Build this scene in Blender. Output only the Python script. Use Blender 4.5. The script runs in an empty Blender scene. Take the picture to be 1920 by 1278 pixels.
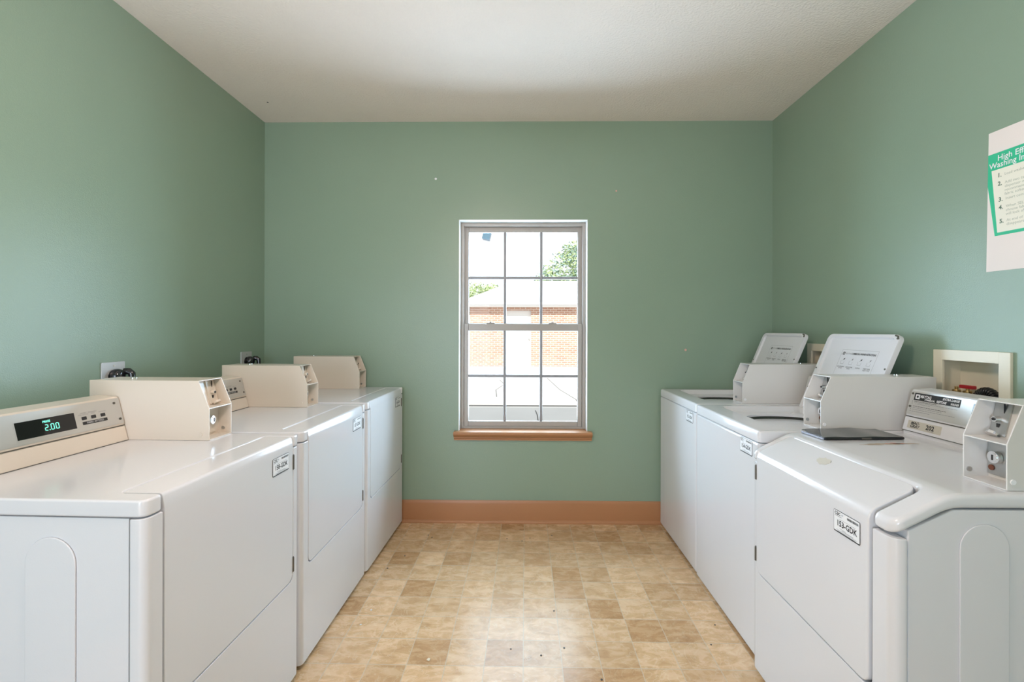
import bpy, bmesh, math, random
from mathutils import Matrix, Vector
random.seed(7)
PI = math.pi
scene = bpy.context.scene
COL = scene.collection

# ------------------------------------------------------------------ camera
F_PX, CX, CY, YAW, ROLL, EYE = 862.2, 968.2, 619.0, 0.0134, 0.0023, 1.31
cam_data = bpy.data.cameras.new('camera')
cam_data.sensor_width = 36.0
cam_data.lens = F_PX * 36.0 / 1920.0
cam_data.shift_x = (960.0 - CX) / 1920.0
cam_data.shift_y = (CY - 639.0) / 1920.0
cam_data.clip_start = 0.02
cam = bpy.data.objects.new('camera', cam_data)
COL.objects.link(cam)
cam.matrix_world = (Matrix.Translation((0, 0, EYE)) @ Matrix.Rotation(YAW, 4, 'Z')
                    @ Matrix.Rotation(PI / 2, 4, 'X') @ Matrix.Rotation(ROLL, 4, 'Z'))
scene.camera = cam

# ------------------------------------------------------------------ sky, sun, daylight, exposure
vs = scene.view_settings
vs.view_transform = 'Standard'
vs.look = 'None'
vs.exposure = 0.02
vs.gamma = 1.0
vs.use_curve_mapping = False
try:
    scene.cycles.use_denoising = True
    scene.cycles.max_bounces = 10
    scene.cycles.diffuse_bounces = 6
    scene.cycles.sample_clamp_indirect = 6.0
except Exception:
    pass
world = bpy.data.worlds.new('overcast_sky')
scene.world = world
world.use_nodes = True
_bg = world.node_tree.nodes['Background']
_bg.inputs[0].default_value = (0.93, 0.97, 1.0, 1)
_bg.inputs[1].default_value = 1.25


def lamp(name, kind, loc, rot, energy, color, **kw):
    d = bpy.data.lights.new(name, kind)
    d.energy = energy
    d.color = color
    for k, v in kw.items():
        setattr(d, k, v)
    o = bpy.data.objects.new(name, d)
    COL.objects.link(o)
    o.location = loc
    o.rotation_euler = rot
    return o


# sun high behind the camera: lights the far facade, leaves the window wall's outside in shade
lamp('sun', 'SUN', (0, -6, 9), (math.radians(56), 0, math.radians(-14)), 6.0, (1.0, 0.96, 0.9), angle=0.01)
# daylight falling in through the open doorway behind the camera
lamp('doorway_daylight', 'AREA', (-1.12, -2.12, 1.05), (math.radians(106), 0, 0), 62.0, (0.72, 0.83, 1.0),
     shape='RECTANGLE', size=0.95, size_y=1.85)
# daylight falling in through the window
lamp('window_daylight', 'AREA', (0.0, 3.46, 1.36), (math.radians(-100), 0, 0), 62.0, (0.58, 0.79, 1.0),
     shape='RECTANGLE', size=0.82, size_y=1.36)

# ------------------------------------------------------------------ room numbers
LAMP = 90.0
XL, XR, ZC, YB = -1.776, 1.6925, 2.735, 3.14
YN = -2.2


# ------------------------------------------------------------------ materials
def principled(name, col, rough=0.5, metal=0.0, spec=0.5, coat=0.0, emit=None, emit_s=0.0):
    m = bpy.data.materials.new(name)
    m.use_nodes = True
    b = m.node_tree.nodes['Principled BSDF']
    b.inputs['Base Color'].default_value = (*col, 1)
    b.inputs['Roughness'].default_value = rough
    b.inputs['Metallic'].default_value = metal
    b.inputs['Specular IOR Level'].default_value = spec
    b.inputs['Coat Weight'].default_value = coat
    b.inputs['Coat Roughness'].default_value = 0.08
    if emit:
        b.inputs['Emission Color'].default_value = (*emit, 1)
        b.inputs['Emission Strength'].default_value = emit_s
    return m


def N(m, t, **kw):
    n = m.node_tree.nodes.new(t)
    for k, v in kw.items():
        setattr(n, k, v)
    return n


def L(m, a, b):
    m.node_tree.links.new(a, b)


def bumpy(name, col, rough, scale, dist, spec=0.5, var=0.03, detail=2.0, vscale=4.0):
    """plain coloured surface with a fine bump and a slight patchy colour variation"""
    m = principled(name, col, rough, spec=spec)
    b = m.node_tree.nodes['Principled BSDF']
    tc = N(m, 'ShaderNodeTexCoord')
    nz = N(m, 'ShaderNodeTexNoise')
    nz.inputs['Scale'].default_value = scale
    nz.inputs['Detail'].default_value = detail
    L(m, tc.outputs['Object'], nz.inputs['Vector'])
    bp = N(m, 'ShaderNodeBump')
    bp.inputs['Distance'].default_value = dist
    bp.inputs['Strength'].default_value = 0.6
    L(m, nz.outputs['Fac'], bp.inputs['Height'])
    L(m, bp.outputs['Normal'], b.inputs['Normal'])
    n2 = N(m, 'ShaderNodeTexNoise')
    n2.inputs['Scale'].default_value = vscale
    n2.inputs['Detail'].default_value = 4.0
    L(m, tc.outputs['Object'], n2.inputs['Vector'])
    mx = N(m, 'ShaderNodeMix', data_type='RGBA')
    mx.inputs['A'].default_value = (*[c * (1 - var) for c in col], 1)
    mx.inputs['B'].default_value = (*[min(1, c * (1 + var)) for c in col], 1)
    L(m, n2.outputs['Fac'], mx.inputs['Factor'])
    L(m, mx.outputs['Result'], b.inputs['Base Color'])
    return m


M = {}
M['wall'] = bumpy('green_wall_paint', (0.262, 0.362, 0.274), 0.30, 260, 0.0010, spec=0.5)
M['ceiling'] = bumpy('textured_ceiling', (0.86, 0.775, 0.715), 0.9, 90, 0.007, spec=0.1, detail=3)
M['enamel'] = bumpy('white_enamel', (0.735, 0.735, 0.765), 0.12, 300, 0.00015, var=0.008)
M['cream'] = bumpy('cream_enamel', (0.745, 0.67, 0.585), 0.22, 300, 0.00015, var=0.008)
M['boxwhite'] = bumpy('coin_box_enamel', (0.70, 0.68, 0.655), 0.25, 300, 0.00015, var=0.01)
M['tub'] = principled('beige_tub_plastic', (0.66, 0.60, 0.52), 0.35)
M['rubber'] = principled('black_rubber', (0.018, 0.018, 0.019), 0.22, coat=0.6)
M['dark'] = principled('dark_recess', (0.03, 0.03, 0.03), 0.7)
M['blackplastic'] = principled('black_plastic', (0.012, 0.012, 0.014), 0.12, coat=0.5)
M['chrome'] = principled('chrome', (0.85, 0.85, 0.86), 0.12, metal=1.0)
M['steel'] = principled('brushed_steel', (0.55, 0.55, 0.54), 0.35, metal=1.0)
M['hinge'] = principled('dull_hinge_metal', (0.16, 0.15, 0.13), 0.45, metal=0.8)
M['plate'] = principled('silver_face_plate', (0.60, 0.59, 0.565), 0.30, metal=0.5)
M['ink'] = principled('black_ink', (0.02, 0.02, 0.022), 0.5)
M['greyink'] = principled('grey_ink', (0.30, 0.30, 0.31), 0.5)
M['paper'] = principled('white_paper', (0.86, 0.86, 0.88), 0.45)
M['paperwarm'] = principled('warm_white_paper', (0.84, 0.765, 0.725), 0.55)
M['glass_black'] = principled('black_display_glass', (0.006, 0.006, 0.007), 0.06)
M['lcd'] = principled('lit_display_digits', (0.1, 0.6, 0.5), 0.4, emit=(0.25, 1.0, 0.72), emit_s=0.9)
M['trim'] = bumpy('tan_brown_trim_paint', (0.43, 0.205, 0.092), 0.38, 200, 0.0003, var=0.04)
M['vinyl'] = principled('white_vinyl_window', (0.40, 0.375, 0.345), 0.35)  # white vinyl, with its backlit dimming put into the colour
M['muntin'] = principled('grey_muntin', (0.27, 0.275, 0.29), 0.4)  # grey, darker than the frame to carry the backlit shade
M['return'] = bumpy('white_window_return', (0.80, 0.80, 0.78), 0.7, 150, 0.0006)
M['outletplate'] = principled('grey_outlet_plate', (0.55, 0.55, 0.55), 0.3, metal=0.3)
M['ivory'] = principled('ivory_plastic', (0.80, 0.745, 0.60), 0.35)
M['red'] = principled('red_plastic', (0.42, 0.02, 0.03), 0.3)
M['brass'] = principled('brass', (0.6, 0.42, 0.18), 0.3, metal=1.0)
M['copper'] = principled('copper', (0.20, 0.075, 0.045), 0.4, metal=0.4)
M['cover'] = principled('black_folder_cover', (0.075, 0.075, 0.073), 0.16, spec=0.8)
M['coveredge'] = principled('black_folder_edge', (0.01, 0.01, 0.012), 0.3)
M['blue'] = principled('blue_grey_edge', (0.40, 0.43, 0.52), 0.3)
M['postergreen'] = principled('poster_green', (0.03, 0.50, 0.27), 0.5)
M['postercream'] = principled('poster_cream', (0.86, 0.84, 0.72), 0.5)
M['posterink'] = principled('poster_dark_green_ink', (0.10, 0.17, 0.11), 0.5)
M['posterpale'] = principled('poster_pale_ink', (0.42, 0.45, 0.36), 0.5)
M['residue'] = principled('tape_residue', (0.60, 0.585, 0.53), 0.6)
M['stain'] = principled('brown_stain', (0.56, 0.45, 0.35), 0.25)
M['redstain'] = principled('red_stain', (0.70, 0.22, 0.16), 0.4)
M['platetan'] = principled('number_plate_tan', (0.56, 0.53, 0.46), 0.4)
M['pen'] = principled('pink_wall_spot', (0.75, 0.42, 0.36), 0.6)
M['chip'] = principled('cream_crumb', (0.78, 0.68, 0.5), 0.6)


def make_glass():
    m = bpy.data.materials.new('window_glass')
    m.use_nodes = True
    nt = m.node_tree
    nt.nodes.clear()
    out = nt.nodes.new('ShaderNodeOutputMaterial')
    tr = nt.nodes.new('ShaderNodeBsdfTransparent')
    tr.inputs[0].default_value = (0.97, 0.98, 0.98, 1)
    gl = nt.nodes.new('ShaderNodeBsdfGlossy')
    gl.inputs['Roughness'].default_value = 0.02
    fr = nt.nodes.new('ShaderNodeFresnel')
    fr.inputs['IOR'].default_value = 1.12
    mx = nt.nodes.new('ShaderNodeMixShader')
    nt.links.new(fr.outputs[0], mx.inputs[0])
    nt.links.new(tr.outputs[0], mx.inputs[1])
    nt.links.new(gl.outputs[0], mx.inputs[2])
    nt.links.new(mx.outputs[0], out.inputs[0])
    return m


M['glass'] = make_glass()


def make_floor():
    m = principled('stone_pattern_vinyl_tile', (0.5, 0.36, 0.22), 0.3, spec=0.17)
    b = m.node_tree.nodes['Principled BSDF']
    tc = N(m, 'ShaderNodeTexCoord')
    mp = N(m, 'ShaderNodeMapping')
    S = 0.1525
    mp.vector_type = 'POINT'
    ca, sa = math.cos(0.0062), math.sin(0.0062)
    mp.inputs['Rotation'].default_value = (0, 0, 0.0062)
    mp.inputs['Scale'].default_value = (1 / S, 1 / S, 1)
    ox, oy = 0.0092, 2.402
    rx, ry = (ca * ox - sa * oy) / S, (sa * ox + ca * oy) / S
    mp.inputs['Location'].default_value = (-rx + 100, -ry + 100, 0)
    L(m, tc.outputs['Object'], mp.inputs['Vector'])
    v = mp.outputs['Vector']
    fl = N(m, 'ShaderNodeVectorMath', operation='FLOOR')
    L(m, v, fl.inputs[0])
    fr = N(m, 'ShaderNodeVectorMath', operation='FRACTION')
    L(m, v, fr.inputs[0])
    wn = N(m, 'ShaderNodeTexWhiteNoise', noise_dimensions='3D')
    L(m, fl.outputs[0], wn.inputs['Vector'])
    # per tile offset so that the marbling breaks at the joints
    off = N(m, 'ShaderNodeVectorMath', operation='SCALE')
    L(m, wn.outputs['Color'], off.inputs[0])
    off.inputs['Scale'].default_value = 37.0
    add = N(m, 'ShaderNodeVectorMath', operation='ADD')
    L(m, v, add.inputs[0])
    L(m, off.outputs[0], add.inputs[1])
    n1 = N(m, 'ShaderNodeTexNoise')
    n1.inputs['Scale'].default_value = 2.1
    n1.inputs['Detail'].default_value = 7.0
    n1.inputs['Roughness'].default_value = 0.68
    n1.inputs['Distortion'].default_value = 0.7
    st = N(m, 'ShaderNodeVectorMath', operation='MULTIPLY')
    st.inputs[1].default_value = (0.8, 1.7, 1)
    L(m, add.outputs[0], st.inputs[0])
    L(m, st.outputs[0], n1.inputs['Vector'])
    r1 = N(m, 'ShaderNodeValToRGB')
    e = r1.color_ramp.elements
    e[0].position = 0.30
    e[0].color = (0.47, 0.295, 0.150, 1)
    e[1].position = 0.74
    e[1].color = (0.76, 0.58, 0.39, 1)
    q = e.new(0.50)
    q.color = (0.64, 0.44, 0.255, 1)
    L(m, n1.outputs['Fac'], r1.inputs['Fac'])
    # pale veins
    n3 = N(m, 'ShaderNodeTexNoise')
    n3.inputs['Scale'].default_value = 1.9
    n3.inputs['Detail'].default_value = 5.0
    n3.inputs['Distortion'].default_value = 0.9
    L(m, add.outputs[0], n3.inputs['Vector'])
    r3 = N(m, 'ShaderNodeValToRGB')
    e = r3.color_ramp.elements
    e[0].position = 0.0
    e[0].color = (0, 0, 0, 1)
    e[1].position = 1.0
    e[1].color = (0, 0, 0, 1)
    for p_, c_ in ((0.405, 0.0), (0.425, 0.40), (0.445, 0.0), (0.568, 0.0), (0.58, 0.5), (0.595, 0.0)):
        q = e.new(p_)
        q.color = (c_, c_, c_, 1)
    L(m, n3.outputs['Fac'], r3.inputs['Fac'])
    mv = N(m, 'ShaderNodeMix', data_type='RGBA')
    L(m, r3.outputs['Color'], mv.inputs['Factor'])
    L(m, r1.outputs['Color'], mv.inputs['A'])
    mv.inputs['B'].default_value = (0.80, 0.68, 0.51, 1)
    # per tile tint
    r2 = N(m, 'ShaderNodeValToRGB')
    e = r2.color_ramp.elements
    e[0].color = (0.76, 0.66, 0.55, 1)
    e[1].color = (1.10, 1.08, 1.06, 1)
    q = e.new(0.35)
    q.color = (0.95, 0.93, 0.90, 1)
    L(m, wn.outputs['Value'], r2.inputs['Fac'])
    mu = N(m, 'ShaderNodeMix', data_type='RGBA', blend_type='MULTIPLY')
    mu.inputs['Factor'].default_value = 1.0
    L(m, mv.outputs['Result'], mu.inputs['A'])
    L(m, r2.outputs['Color'], mu.inputs['B'])
    # joints
    sep = N(m, 'ShaderNodeSeparateXYZ')
    L(m, fr.outputs[0], sep.inputs[0])
    ds = []
    for ax in ('X', 'Y'):
        s = N(m, 'ShaderNodeMath', operation='SUBTRACT')
        L(m, sep.outputs[ax], s.inputs[0])
        s.inputs[1].default_value = 0.5
        a = N(m, 'ShaderNodeMath', operation='ABSOLUTE')
        L(m, s.outputs[0], a.inputs[0])
        ds.append(a)
    mxn = N(m, 'ShaderNodeMath', operation='MAXIMUM')
    L(m, ds[0].outputs[0], mxn.inputs[0])
    L(m, ds[1].outputs[0], mxn.inputs[1])
    gt = N(m, 'ShaderNodeMath', operation='GREATER_THAN')
    L(m, mxn.outputs[0], gt.inputs[0])
    gt.inputs[1].default_value = 0.489
    mg = N(m, 'ShaderNodeMix', data_type='RGBA')
    L(m, gt.outputs[0], mg.inputs['Factor'])
    L(m, mu.outputs['Result'], mg.inputs['A'])
    mg.inputs['B'].default_value = (0.60, 0.50, 0.37, 1)
    L(m, mg.outputs['Result'], b.inputs['Base Color'])
    # roughness and a soft emboss
    rr = N(m, 'ShaderNodeMapRange')
    rr.inputs['To Min'].default_value = 0.20
    rr.inputs['To Max'].default_value = 0.34
    L(m, n1.outputs['Fac'], rr.inputs['Value'])
    L(m, rr.outputs[0], b.inputs['Roughness'])
    inv = N(m, 'ShaderNodeMath', operation='SUBTRACT')
    L(m, n1.outputs['Fac'], inv.inputs[0])
    L(m, gt.outputs[0], inv.inputs[1])
    bp = N(m, 'ShaderNodeBump')
    bp.inputs['Distance'].default_value = 0.0012
    bp.inputs['Strength'].default_value = 0.5
    L(m, inv.outputs[0], bp.inputs['Height'])
    L(m, bp.outputs['Normal'], b.inputs['Normal'])
    return m


M['floor'] = make_floor()


def make_brick():
    m = principled('red_brick', (0.4, 0.2, 0.14), 0.9)
    b = m.node_tree.nodes['Principled BSDF']
    tc = N(m, 'ShaderNodeTexCoord')
    sp = N(m, 'ShaderNodeSeparateXYZ')
    L(m, tc.outputs['Object'], sp.inputs[0])
    cb = N(m, 'ShaderNodeCombineXYZ')
    sm = N(m, 'ShaderNodeMath', operation='ADD')
    L(m, sp.outputs['X'], sm.inputs[0])
    L(m, sp.outputs['Y'], sm.inputs[1])
    L(m, sm.outputs[0], cb.inputs['X'])
    L(m, sp.outputs['Z'], cb.inputs['Y'])
    br = N(m, 'ShaderNodeTexBrick')
    br.inputs['Scale'].default_value = 1.0
    br.inputs['Brick Width'].default_value = 0.21
    br.inputs['Row Height'].default_value = 0.075
    br.inputs['Mortar Size'].default_value = 0.008
    br.inputs['Color1'].default_value = (0.53, 0.32, 0.235, 1)
    br.inputs['Color2'].default_value = (0.42, 0.235, 0.17, 1)
    br.inputs['Mortar'].default_value = (0.70, 0.64, 0.58, 1)
    L(m, cb.outputs[0], br.inputs['Vector'])
    L(m, br.outputs['Color'], b.inputs['Base Color'])
    return m


M['brick'] = make_brick()
M['shingle'] = bumpy('pale_grey_shingles', (0.50, 0.50, 0.51), 0.9, 30, 0.01, var=0.12, vscale=14)
M['whitepaint'] = principled('white_exterior_paint', (0.78, 0.78, 0.77), 0.6)
M['concrete'] = bumpy('pale_concrete', (0.60, 0.59, 0.57), 0.9, 60, 0.002, var=0.08, vscale=1.2)
M['crack'] = principled('dark_crack', (0.10, 0.10, 0.10), 0.9)
M['leaf'] = bumpy('green_leaves', (0.42, 0.52, 0.27), 0.6, 20, 0.001, var=0.35, vscale=3)
M['leafdark'] = bumpy('blue_green_leaves', (0.28, 0.40, 0.36), 0.6, 20, 0.001, var=0.35, vscale=3)
M['bark'] = principled('bark', (0.16, 0.11, 0.08), 0.9)
M['siding'] = principled('exterior_siding', (0.6, 0.57, 0.52), 0.8)
M['lampgrey'] = principled('blue_grey_metal', (0.28, 0.34, 0.44), 0.4, metal=0.3)
M['diffuser'] = principled('added_lamp_glow', (0.9, 0.88, 0.82), 0.5, emit=(1.0, 0.80, 0.70), emit_s=LAMP)  # glow of the added, unseen globe lamp


# ------------------------------------------------------------------ mesh helpers
def rpoly(pts, radii, seg=5):
    """2D polygon with rounded corners"""
    n = len(pts)
    if not isinstance(radii, (list, tuple)):
        radii = [radii] * n
    out = []
    for i in range(n):
        p, a, b, r = Vector(pts[i]), Vector(pts[i - 1]), Vector(pts[(i + 1) % n]), radii[i]
        if r <= 1e-6:
            out.append(tuple(p))
            continue
        u, v = (a - p), (b - p)
        lu, lv = u.length, v.length
        u.normalize()
        v.normalize()
        ang = u.angle(v)
        t = min(r / math.tan(ang / 2), lu * 0.49, lv * 0.49)
        r = t * math.tan(ang / 2)
        c = p + (u + v).normalized() * (r / math.sin(ang / 2))
        s, e = p + u * t - c, p + v * t - c
        a0, a1 = math.atan2(s.y, s.x), math.atan2(e.y, e.x)
        d = (a1 - a0 + PI) % (2 * PI) - PI
        for k in range(seg + 1):
            q = a0 + d * k / seg
            out.append((c.x + r * math.cos(q), c.y + r * math.sin(q)))
    return out


def rrect(x0, x1, y0, y1, r, seg=5):
    return rpoly([(x0, y0), (x1, y0), (x1, y1), (x0, y1)], r, seg)


def frame_mat(o, x, y):
    x = Vector(x).normalized()
    y = Vector(y).normalized()
    z = x.cross(y).normalized()
    m = Matrix((x, y, z)).transposed().to_4x4()
    m.translation = Vector(o)
    return m


def sharp_edges(bm, ang=0.5):
    return [e for e in bm.edges if len(e.link_faces) == 2 and e.calc_face_angle(0) > ang]


class MB:
    """collects shapes into one mesh"""

    def __init__(self):
        self.bm = bmesh.new()

    def _add(self, t, m=0, mat=None, keep=False):
        bmesh.ops.recalc_face_normals(t, faces=t.faces)
        if mat is not None:
            bmesh.ops.transform(t, matrix=mat, verts=t.verts)
        mp = {}
        for v in t.verts:
            mp[v] = self.bm.verts.new(v.co)
        for f in t.faces:
            try:
                nf = self.bm.faces.new([mp[v] for v in f.verts])
                nf.material_index = f.material_index if keep else m
            except ValueError:
                pass
        t.free()
        return self

    def box(self, x0, x1, y0, y1, z0, z1, m=0, bev=0.0, seg=2, mat=None):
        t = bmesh.new()
        bmesh.ops.create_cube(t, size=1.0)
        for v in t.verts:
            v.co = Vector((x0 if v.co.x < 0 else x1, y0 if v.co.y < 0 else y1, z0 if v.co.z < 0 else z1))
        if bev:
            bmesh.ops.bevel(t, geom=t.edges[:], offset=bev, segments=seg, profile=0.5, affect='EDGES')
        return self._add(t, m, mat)

    def prism(self, poly, axis, a0, a1, m=0, bev=0.0, seg=2, mat=None, pre=None, ang=0.6, cuts=(), warp=None):
        t = bmesh.new()

        def P(p, a):
            return {'x': (a, p[0], p[1]), 'y': (p[0], a, p[1]), 'z': (p[0], p[1], a)}[axis]
        v0 = [t.verts.new(P(p, a0)) for p in poly]
        v1 = [t.verts.new(P(p, a1)) for p in poly]
        n = len(poly)
        t.faces.new(v0)
        t.faces.new(v1[::-1])
        for i in range(n):
            t.faces.new([v0[i], v1[i], v1[(i + 1) % n], v0[(i + 1) % n]][::-1])
        bmesh.ops.recalc_face_normals(t, faces=t.faces)
        if pre:
            for test, off, sg in pre:
                es = [e for e in t.edges if test(e)]
                if es:
                    bmesh.ops.bevel(t, geom=es, offset=off, segments=sg, profile=0.5, affect='EDGES')
        if bev:
            es = sharp_edges(t, ang)
            bmesh.ops.bevel(t, geom=es, offset=bev, segments=seg, profile=0.5, affect='EDGES')
        for co, no in cuts:
            bmesh.ops.bisect_plane(t, geom=t.verts[:] + t.edges[:] + t.faces[:], plane_co=co, plane_no=no)
        if warp:
            for v in t.verts:
                v.co = warp(v.co)
        return self._add(t, m, mat)

    def cyl(self, p0, p1, r0, r1=None, seg=20, m=0, bev=0.0, mat=None):
        p0, p1 = Vector(p0), Vector(p1)
        r1 = r0 if r1 is None else r1
        t = bmesh.new()
        d = p1 - p0
        bmesh.ops.create_cone(t, cap_ends=True, segments=seg, radius1=r0, radius2=r1, depth=d.length)
        if bev:
            es = [e for e in t.edges if len(e.link_faces) == 2 and e.calc_face_angle(0) > 0.9]
            bmesh.ops.bevel(t, geom=es, offset=bev, segments=2, profile=0.5, affect='EDGES')
        q = d.to_track_quat('Z', 'Y').to_matrix().to_4x4()
        q.translation = (p0 + p1) / 2
        bmesh.ops.transform(t, matrix=q, verts=t.verts)
        return self._add(t, m, mat)

    def tube(self, pts, r, seg=8, m=0, mat=None):
        t = bmesh.new()
        pts = [Vector(p) for p in pts]
        rings = []
        nrm = None
        for i, p in enumerate(pts):
            d = (pts[min(i + 1, len(pts) - 1)] - pts[max(i - 1, 0)]).normalized()
            if nrm is None:
                nrm = d.orthogonal().normalized()
            nrm = (nrm - d * nrm.dot(d)).normalized()
            bi = d.cross(nrm)
            rr = r[i] if isinstance(r, (list, tuple)) else r
            rings.append([t.verts.new(p + (nrm * math.cos(2 * PI * k / seg) + bi * math.sin(2 * PI * k / seg)) * rr)
                          for k in range(seg)])
        for a, b in zip(rings, rings[1:]):
            for k in range(seg):
                t.faces.new([a[k], a[(k + 1) % seg], b[(k + 1) % seg], b[k]])
        t.faces.new(rings[0][::-1])
        t.faces.new(rings[-1])
        return self._add(t, m, mat)

    def poly(self, pts, m=0, mat=None):
        vs_ = [Vector((p[0], p[1], p[2] if len(p) > 2 else 0)) for p in pts]
        if mat is not None:
            vs_ = [mat @ v for v in vs_]
        f = self.bm.faces.new([self.bm.verts.new(v) for v in vs_])
        f.material_index = m
        return self

    def rect(self, x0, x1, y0, y1, mat, m=0, z=0.0):
        return self.poly([(x0, y0, z), (x1, y0, z), (x1, y1, z), (x0, y1, z)], m, mat)

    def text(self, s, size, mat, m=0, align='LEFT', bold=0.0, xs=1.0, shear=0.0, z=0.0, spacing=1.0):
        cu = bpy.data.curves.new('lettering', 'FONT')
        cu.body = s
        cu.size = size
        cu.align_x = align
        cu.offset = bold
        cu.shear = shear
        cu.space_line = spacing
        cu.resolution_u = 2
        ob = bpy.data.objects.new('lettering', cu)
        me = bpy.data.meshes.new_from_object(ob)
        t = bmesh.new()
        t.from_mesh(me)
        for v in t.verts:
            v.co.x *= xs
            v.co.z += z
        bmesh.ops.transform(t, matrix=mat, verts=t.verts)
        mp = {v: self.bm.verts.new(v.co) for v in t.verts}
        for f in t.faces:
            try:
                nf = self.bm.faces.new([mp[v] for v in f.verts])
                nf.material_index = m
            except ValueError:
                pass
        t.free()
        bpy.data.objects.remove(ob)
        bpy.data.curves.remove(cu)
        bpy.data.meshes.remove(me)
        return self

    def build(self, name, mats, parent=None, smooth=38, wn=True, **props):
        me = bpy.data.meshes.new(name)
        self.bm.normal_update()
        self.bm.to_mesh(me)
        self.bm.free()
        for k in (mats if isinstance(mats, (list, tuple)) else [mats]):
            me.materials.append(M[k])
        o = bpy.data.objects.new(name, me)
        COL.objects.link(o)
        if parent is not None:
            o.parent = parent
        if smooth:
            for p in me.polygons:
                p.use_smooth = True
            me.set_sharp_from_angle(angle=math.radians(smooth))
            if wn:
                w = o.modifiers.new('weighted', 'WEIGHTED_NORMAL')
                w.keep_sharp = True
        for k, v in props.items():
            o[k] = v
        return o


def thing(name, label, cat, loc=(0, 0, 0), rz=0.0, group=None):
    o = bpy.data.objects.new(name, None)
    COL.objects.link(o)
    o.empty_display_size = 0.1
    o.location = loc
    o.rotation_euler = (0, 0, rz)
    o['label'] = label
    o['category'] = cat
    if group:
        o['group'] = group
    return o


def tag(o, label, cat, group=None, kind=None):
    o['label'] = label
    o['category'] = cat
    if group:
        o['group'] = group
    if kind:
        o['kind'] = kind
    return o


def struct(name, mb, mats, parent=None, **kw):
    o = mb.build(name, mats, parent, **kw)
    if parent is None:
        o['kind'] = 'structure'
    return o


# ------------------------------------------------------------------ room shell
mb = MB()
mb.box(XL - 0.2, XR + 0.2, YN - 0.2, YB + 0.2, -0.12, 0.0)
struct('floor', mb, 'floor')
mb = MB()
mb.box(XL - 0.2, XR + 0.2, YN - 0.2, YB + 0.2, ZC, ZC + 0.1)
cl = struct('ceiling', mb, 'ceiling')
mb = MB()
mb.cyl((-1.60, 2.86, ZC - 0.0015), (-1.60, 2.86, ZC + 0.002), 0.005, seg=12)
mb.build('screw_hole', 'ink', cl)
mb = MB()
mb.box(XL - 0.16, XL, YN - 0.16, YB + 0.16, 0, ZC)
struct('wall_left', mb, 'wall')

# right wall with two openings for the recessed supply boxes
BOXES = [(1.618, 1.894), (2.452, 2.728)]     # y ranges of the recesses
BZ0, BZ1 = 0.99, 1.225
mb = MB()
ys = [YN - 0.16, BOXES[0][0], BOXES[0][1], BOXES[1][0], BOXES[1][1], YB + 0.16]
for i in range(5):
    if i % 2 == 0:
        mb.box(XR, XR + 0.16, ys[i], ys[i + 1], 0, ZC)
    else:
        mb.box(XR, XR + 0.16, ys[i], ys[i + 1], 0, BZ0)
        mb.box(XR, XR + 0.16, ys[i], ys[i + 1], BZ1, ZC)
bmesh.ops.remove_doubles(mb.bm, verts=mb.bm.verts, dist=1e-5)
struct('wall_right', mb, 'wall', smooth=0)

# window wall
WX0, WX1, WZ0, WZ1 = -0.437, 0.443, 0.622, 2.066
mb = MB()
mb.box(XL - 0.16, WX0, YB, YB + 0.16, 0, ZC)
mb.box(WX1, XR + 0.16, YB, YB + 0.16, 0, ZC)
mb.box(WX0, WX1, YB, YB + 0.16, 0, WZ0)
mb.box(WX0, WX1, YB, YB + 0.16, WZ1, ZC)
bmesh.ops.remove_doubles(mb.bm, verts=mb.bm.verts, dist=1e-5)
wf = struct('wall_far', mb, 'wall', smooth=0)
for nm, mt, x, z, r in (('paint_nick', 'pen', 0.636, 2.26, 0.006), ('paint_nick', 'pen', 1.108, 1.18, 0.008),
                        ('paint_nick', 'paper', -0.596, 2.345, 0.008)):
    mb = MB()
    mb.cyl((x, YB - 0.0015, z), (x, YB + 0.001, z), r, seg=9)
    mb.build(nm, mt, wf)

# wall behind the camera with an open doorway
mb = MB()
DX0, DX1, DZ = -1.65, -0.6, 2.1
mb.box(XL - 0.16, DX0, YN - 0.16, YN, 0, ZC)
mb.box(DX1, XR + 0.16, YN - 0.16, YN, 0, ZC)
mb.box(DX0, DX1, YN - 0.16, YN, DZ, ZC)
struct('wall_near', mb, 'wall', smooth=0)
# roof slab with eaves; unseen porch end added to keep sun out of the doorway
mb = MB()
mb.box(-6, 6, -5.4, 3.72, 2.86, 3.0)
struct('roof', mb, 'siding', smooth=0)

# baseboard on the window wall
mb = MB()
prof = [(YB, 0), (YB - 0.026, 0), (YB - 0.026, 0.008), (YB - 0.021, 0.016), (YB - 0.013, 0.021), (YB - 0.013, 0.128),
        (YB - 0.004, 0.150), (YB, 0.150)]
mb.prism(prof, 'x', XL + 0.001, XR - 0.001)
struct('baseboard_far', mb, 'trim', smooth=30)

# ------------------------------------------------------------------ window
win = bpy.data.objects.new('window_1', None)
COL.objects.link(win)
win['kind'] = 'structure'
YF0, YF1 = YB + 0.075, YB + 0.155           # depth range of the vinyl unit
mb = MB()                                    # white drywall returns
t = 0.004
mb.box(WX0, WX0 + t, YB - 0.002, YF0, WZ0, WZ1)
mb.box(WX1 - t, WX1, YB - 0.002, YF0, WZ0, WZ1)
mb.box(WX0, WX1, YB - 0.002, YF0, WZ1 - t, WZ1)
mb.build('window_return', 'return', win, smooth=0)
mb = MB()
fw = 0.022
X0, X1, Z0, Z1 = WX0 + t, WX1 - t, WZ0, WZ1 - t
mb.box(X0, X0 + fw, YF0, YF1, Z0, Z1, bev=0.002)
mb.box(X1 - fw, X1, YF0, YF1, Z0, Z1, bev=0.002)
mb.box(X0 + fw, X1 - fw, YF0, YF1, Z1 - 0.024, Z1, bev=0.002)
mb.box(X0 + fw, X1 - fw, YF0, YF1, Z0, Z0 + 0.016, bev=0.002)
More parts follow.
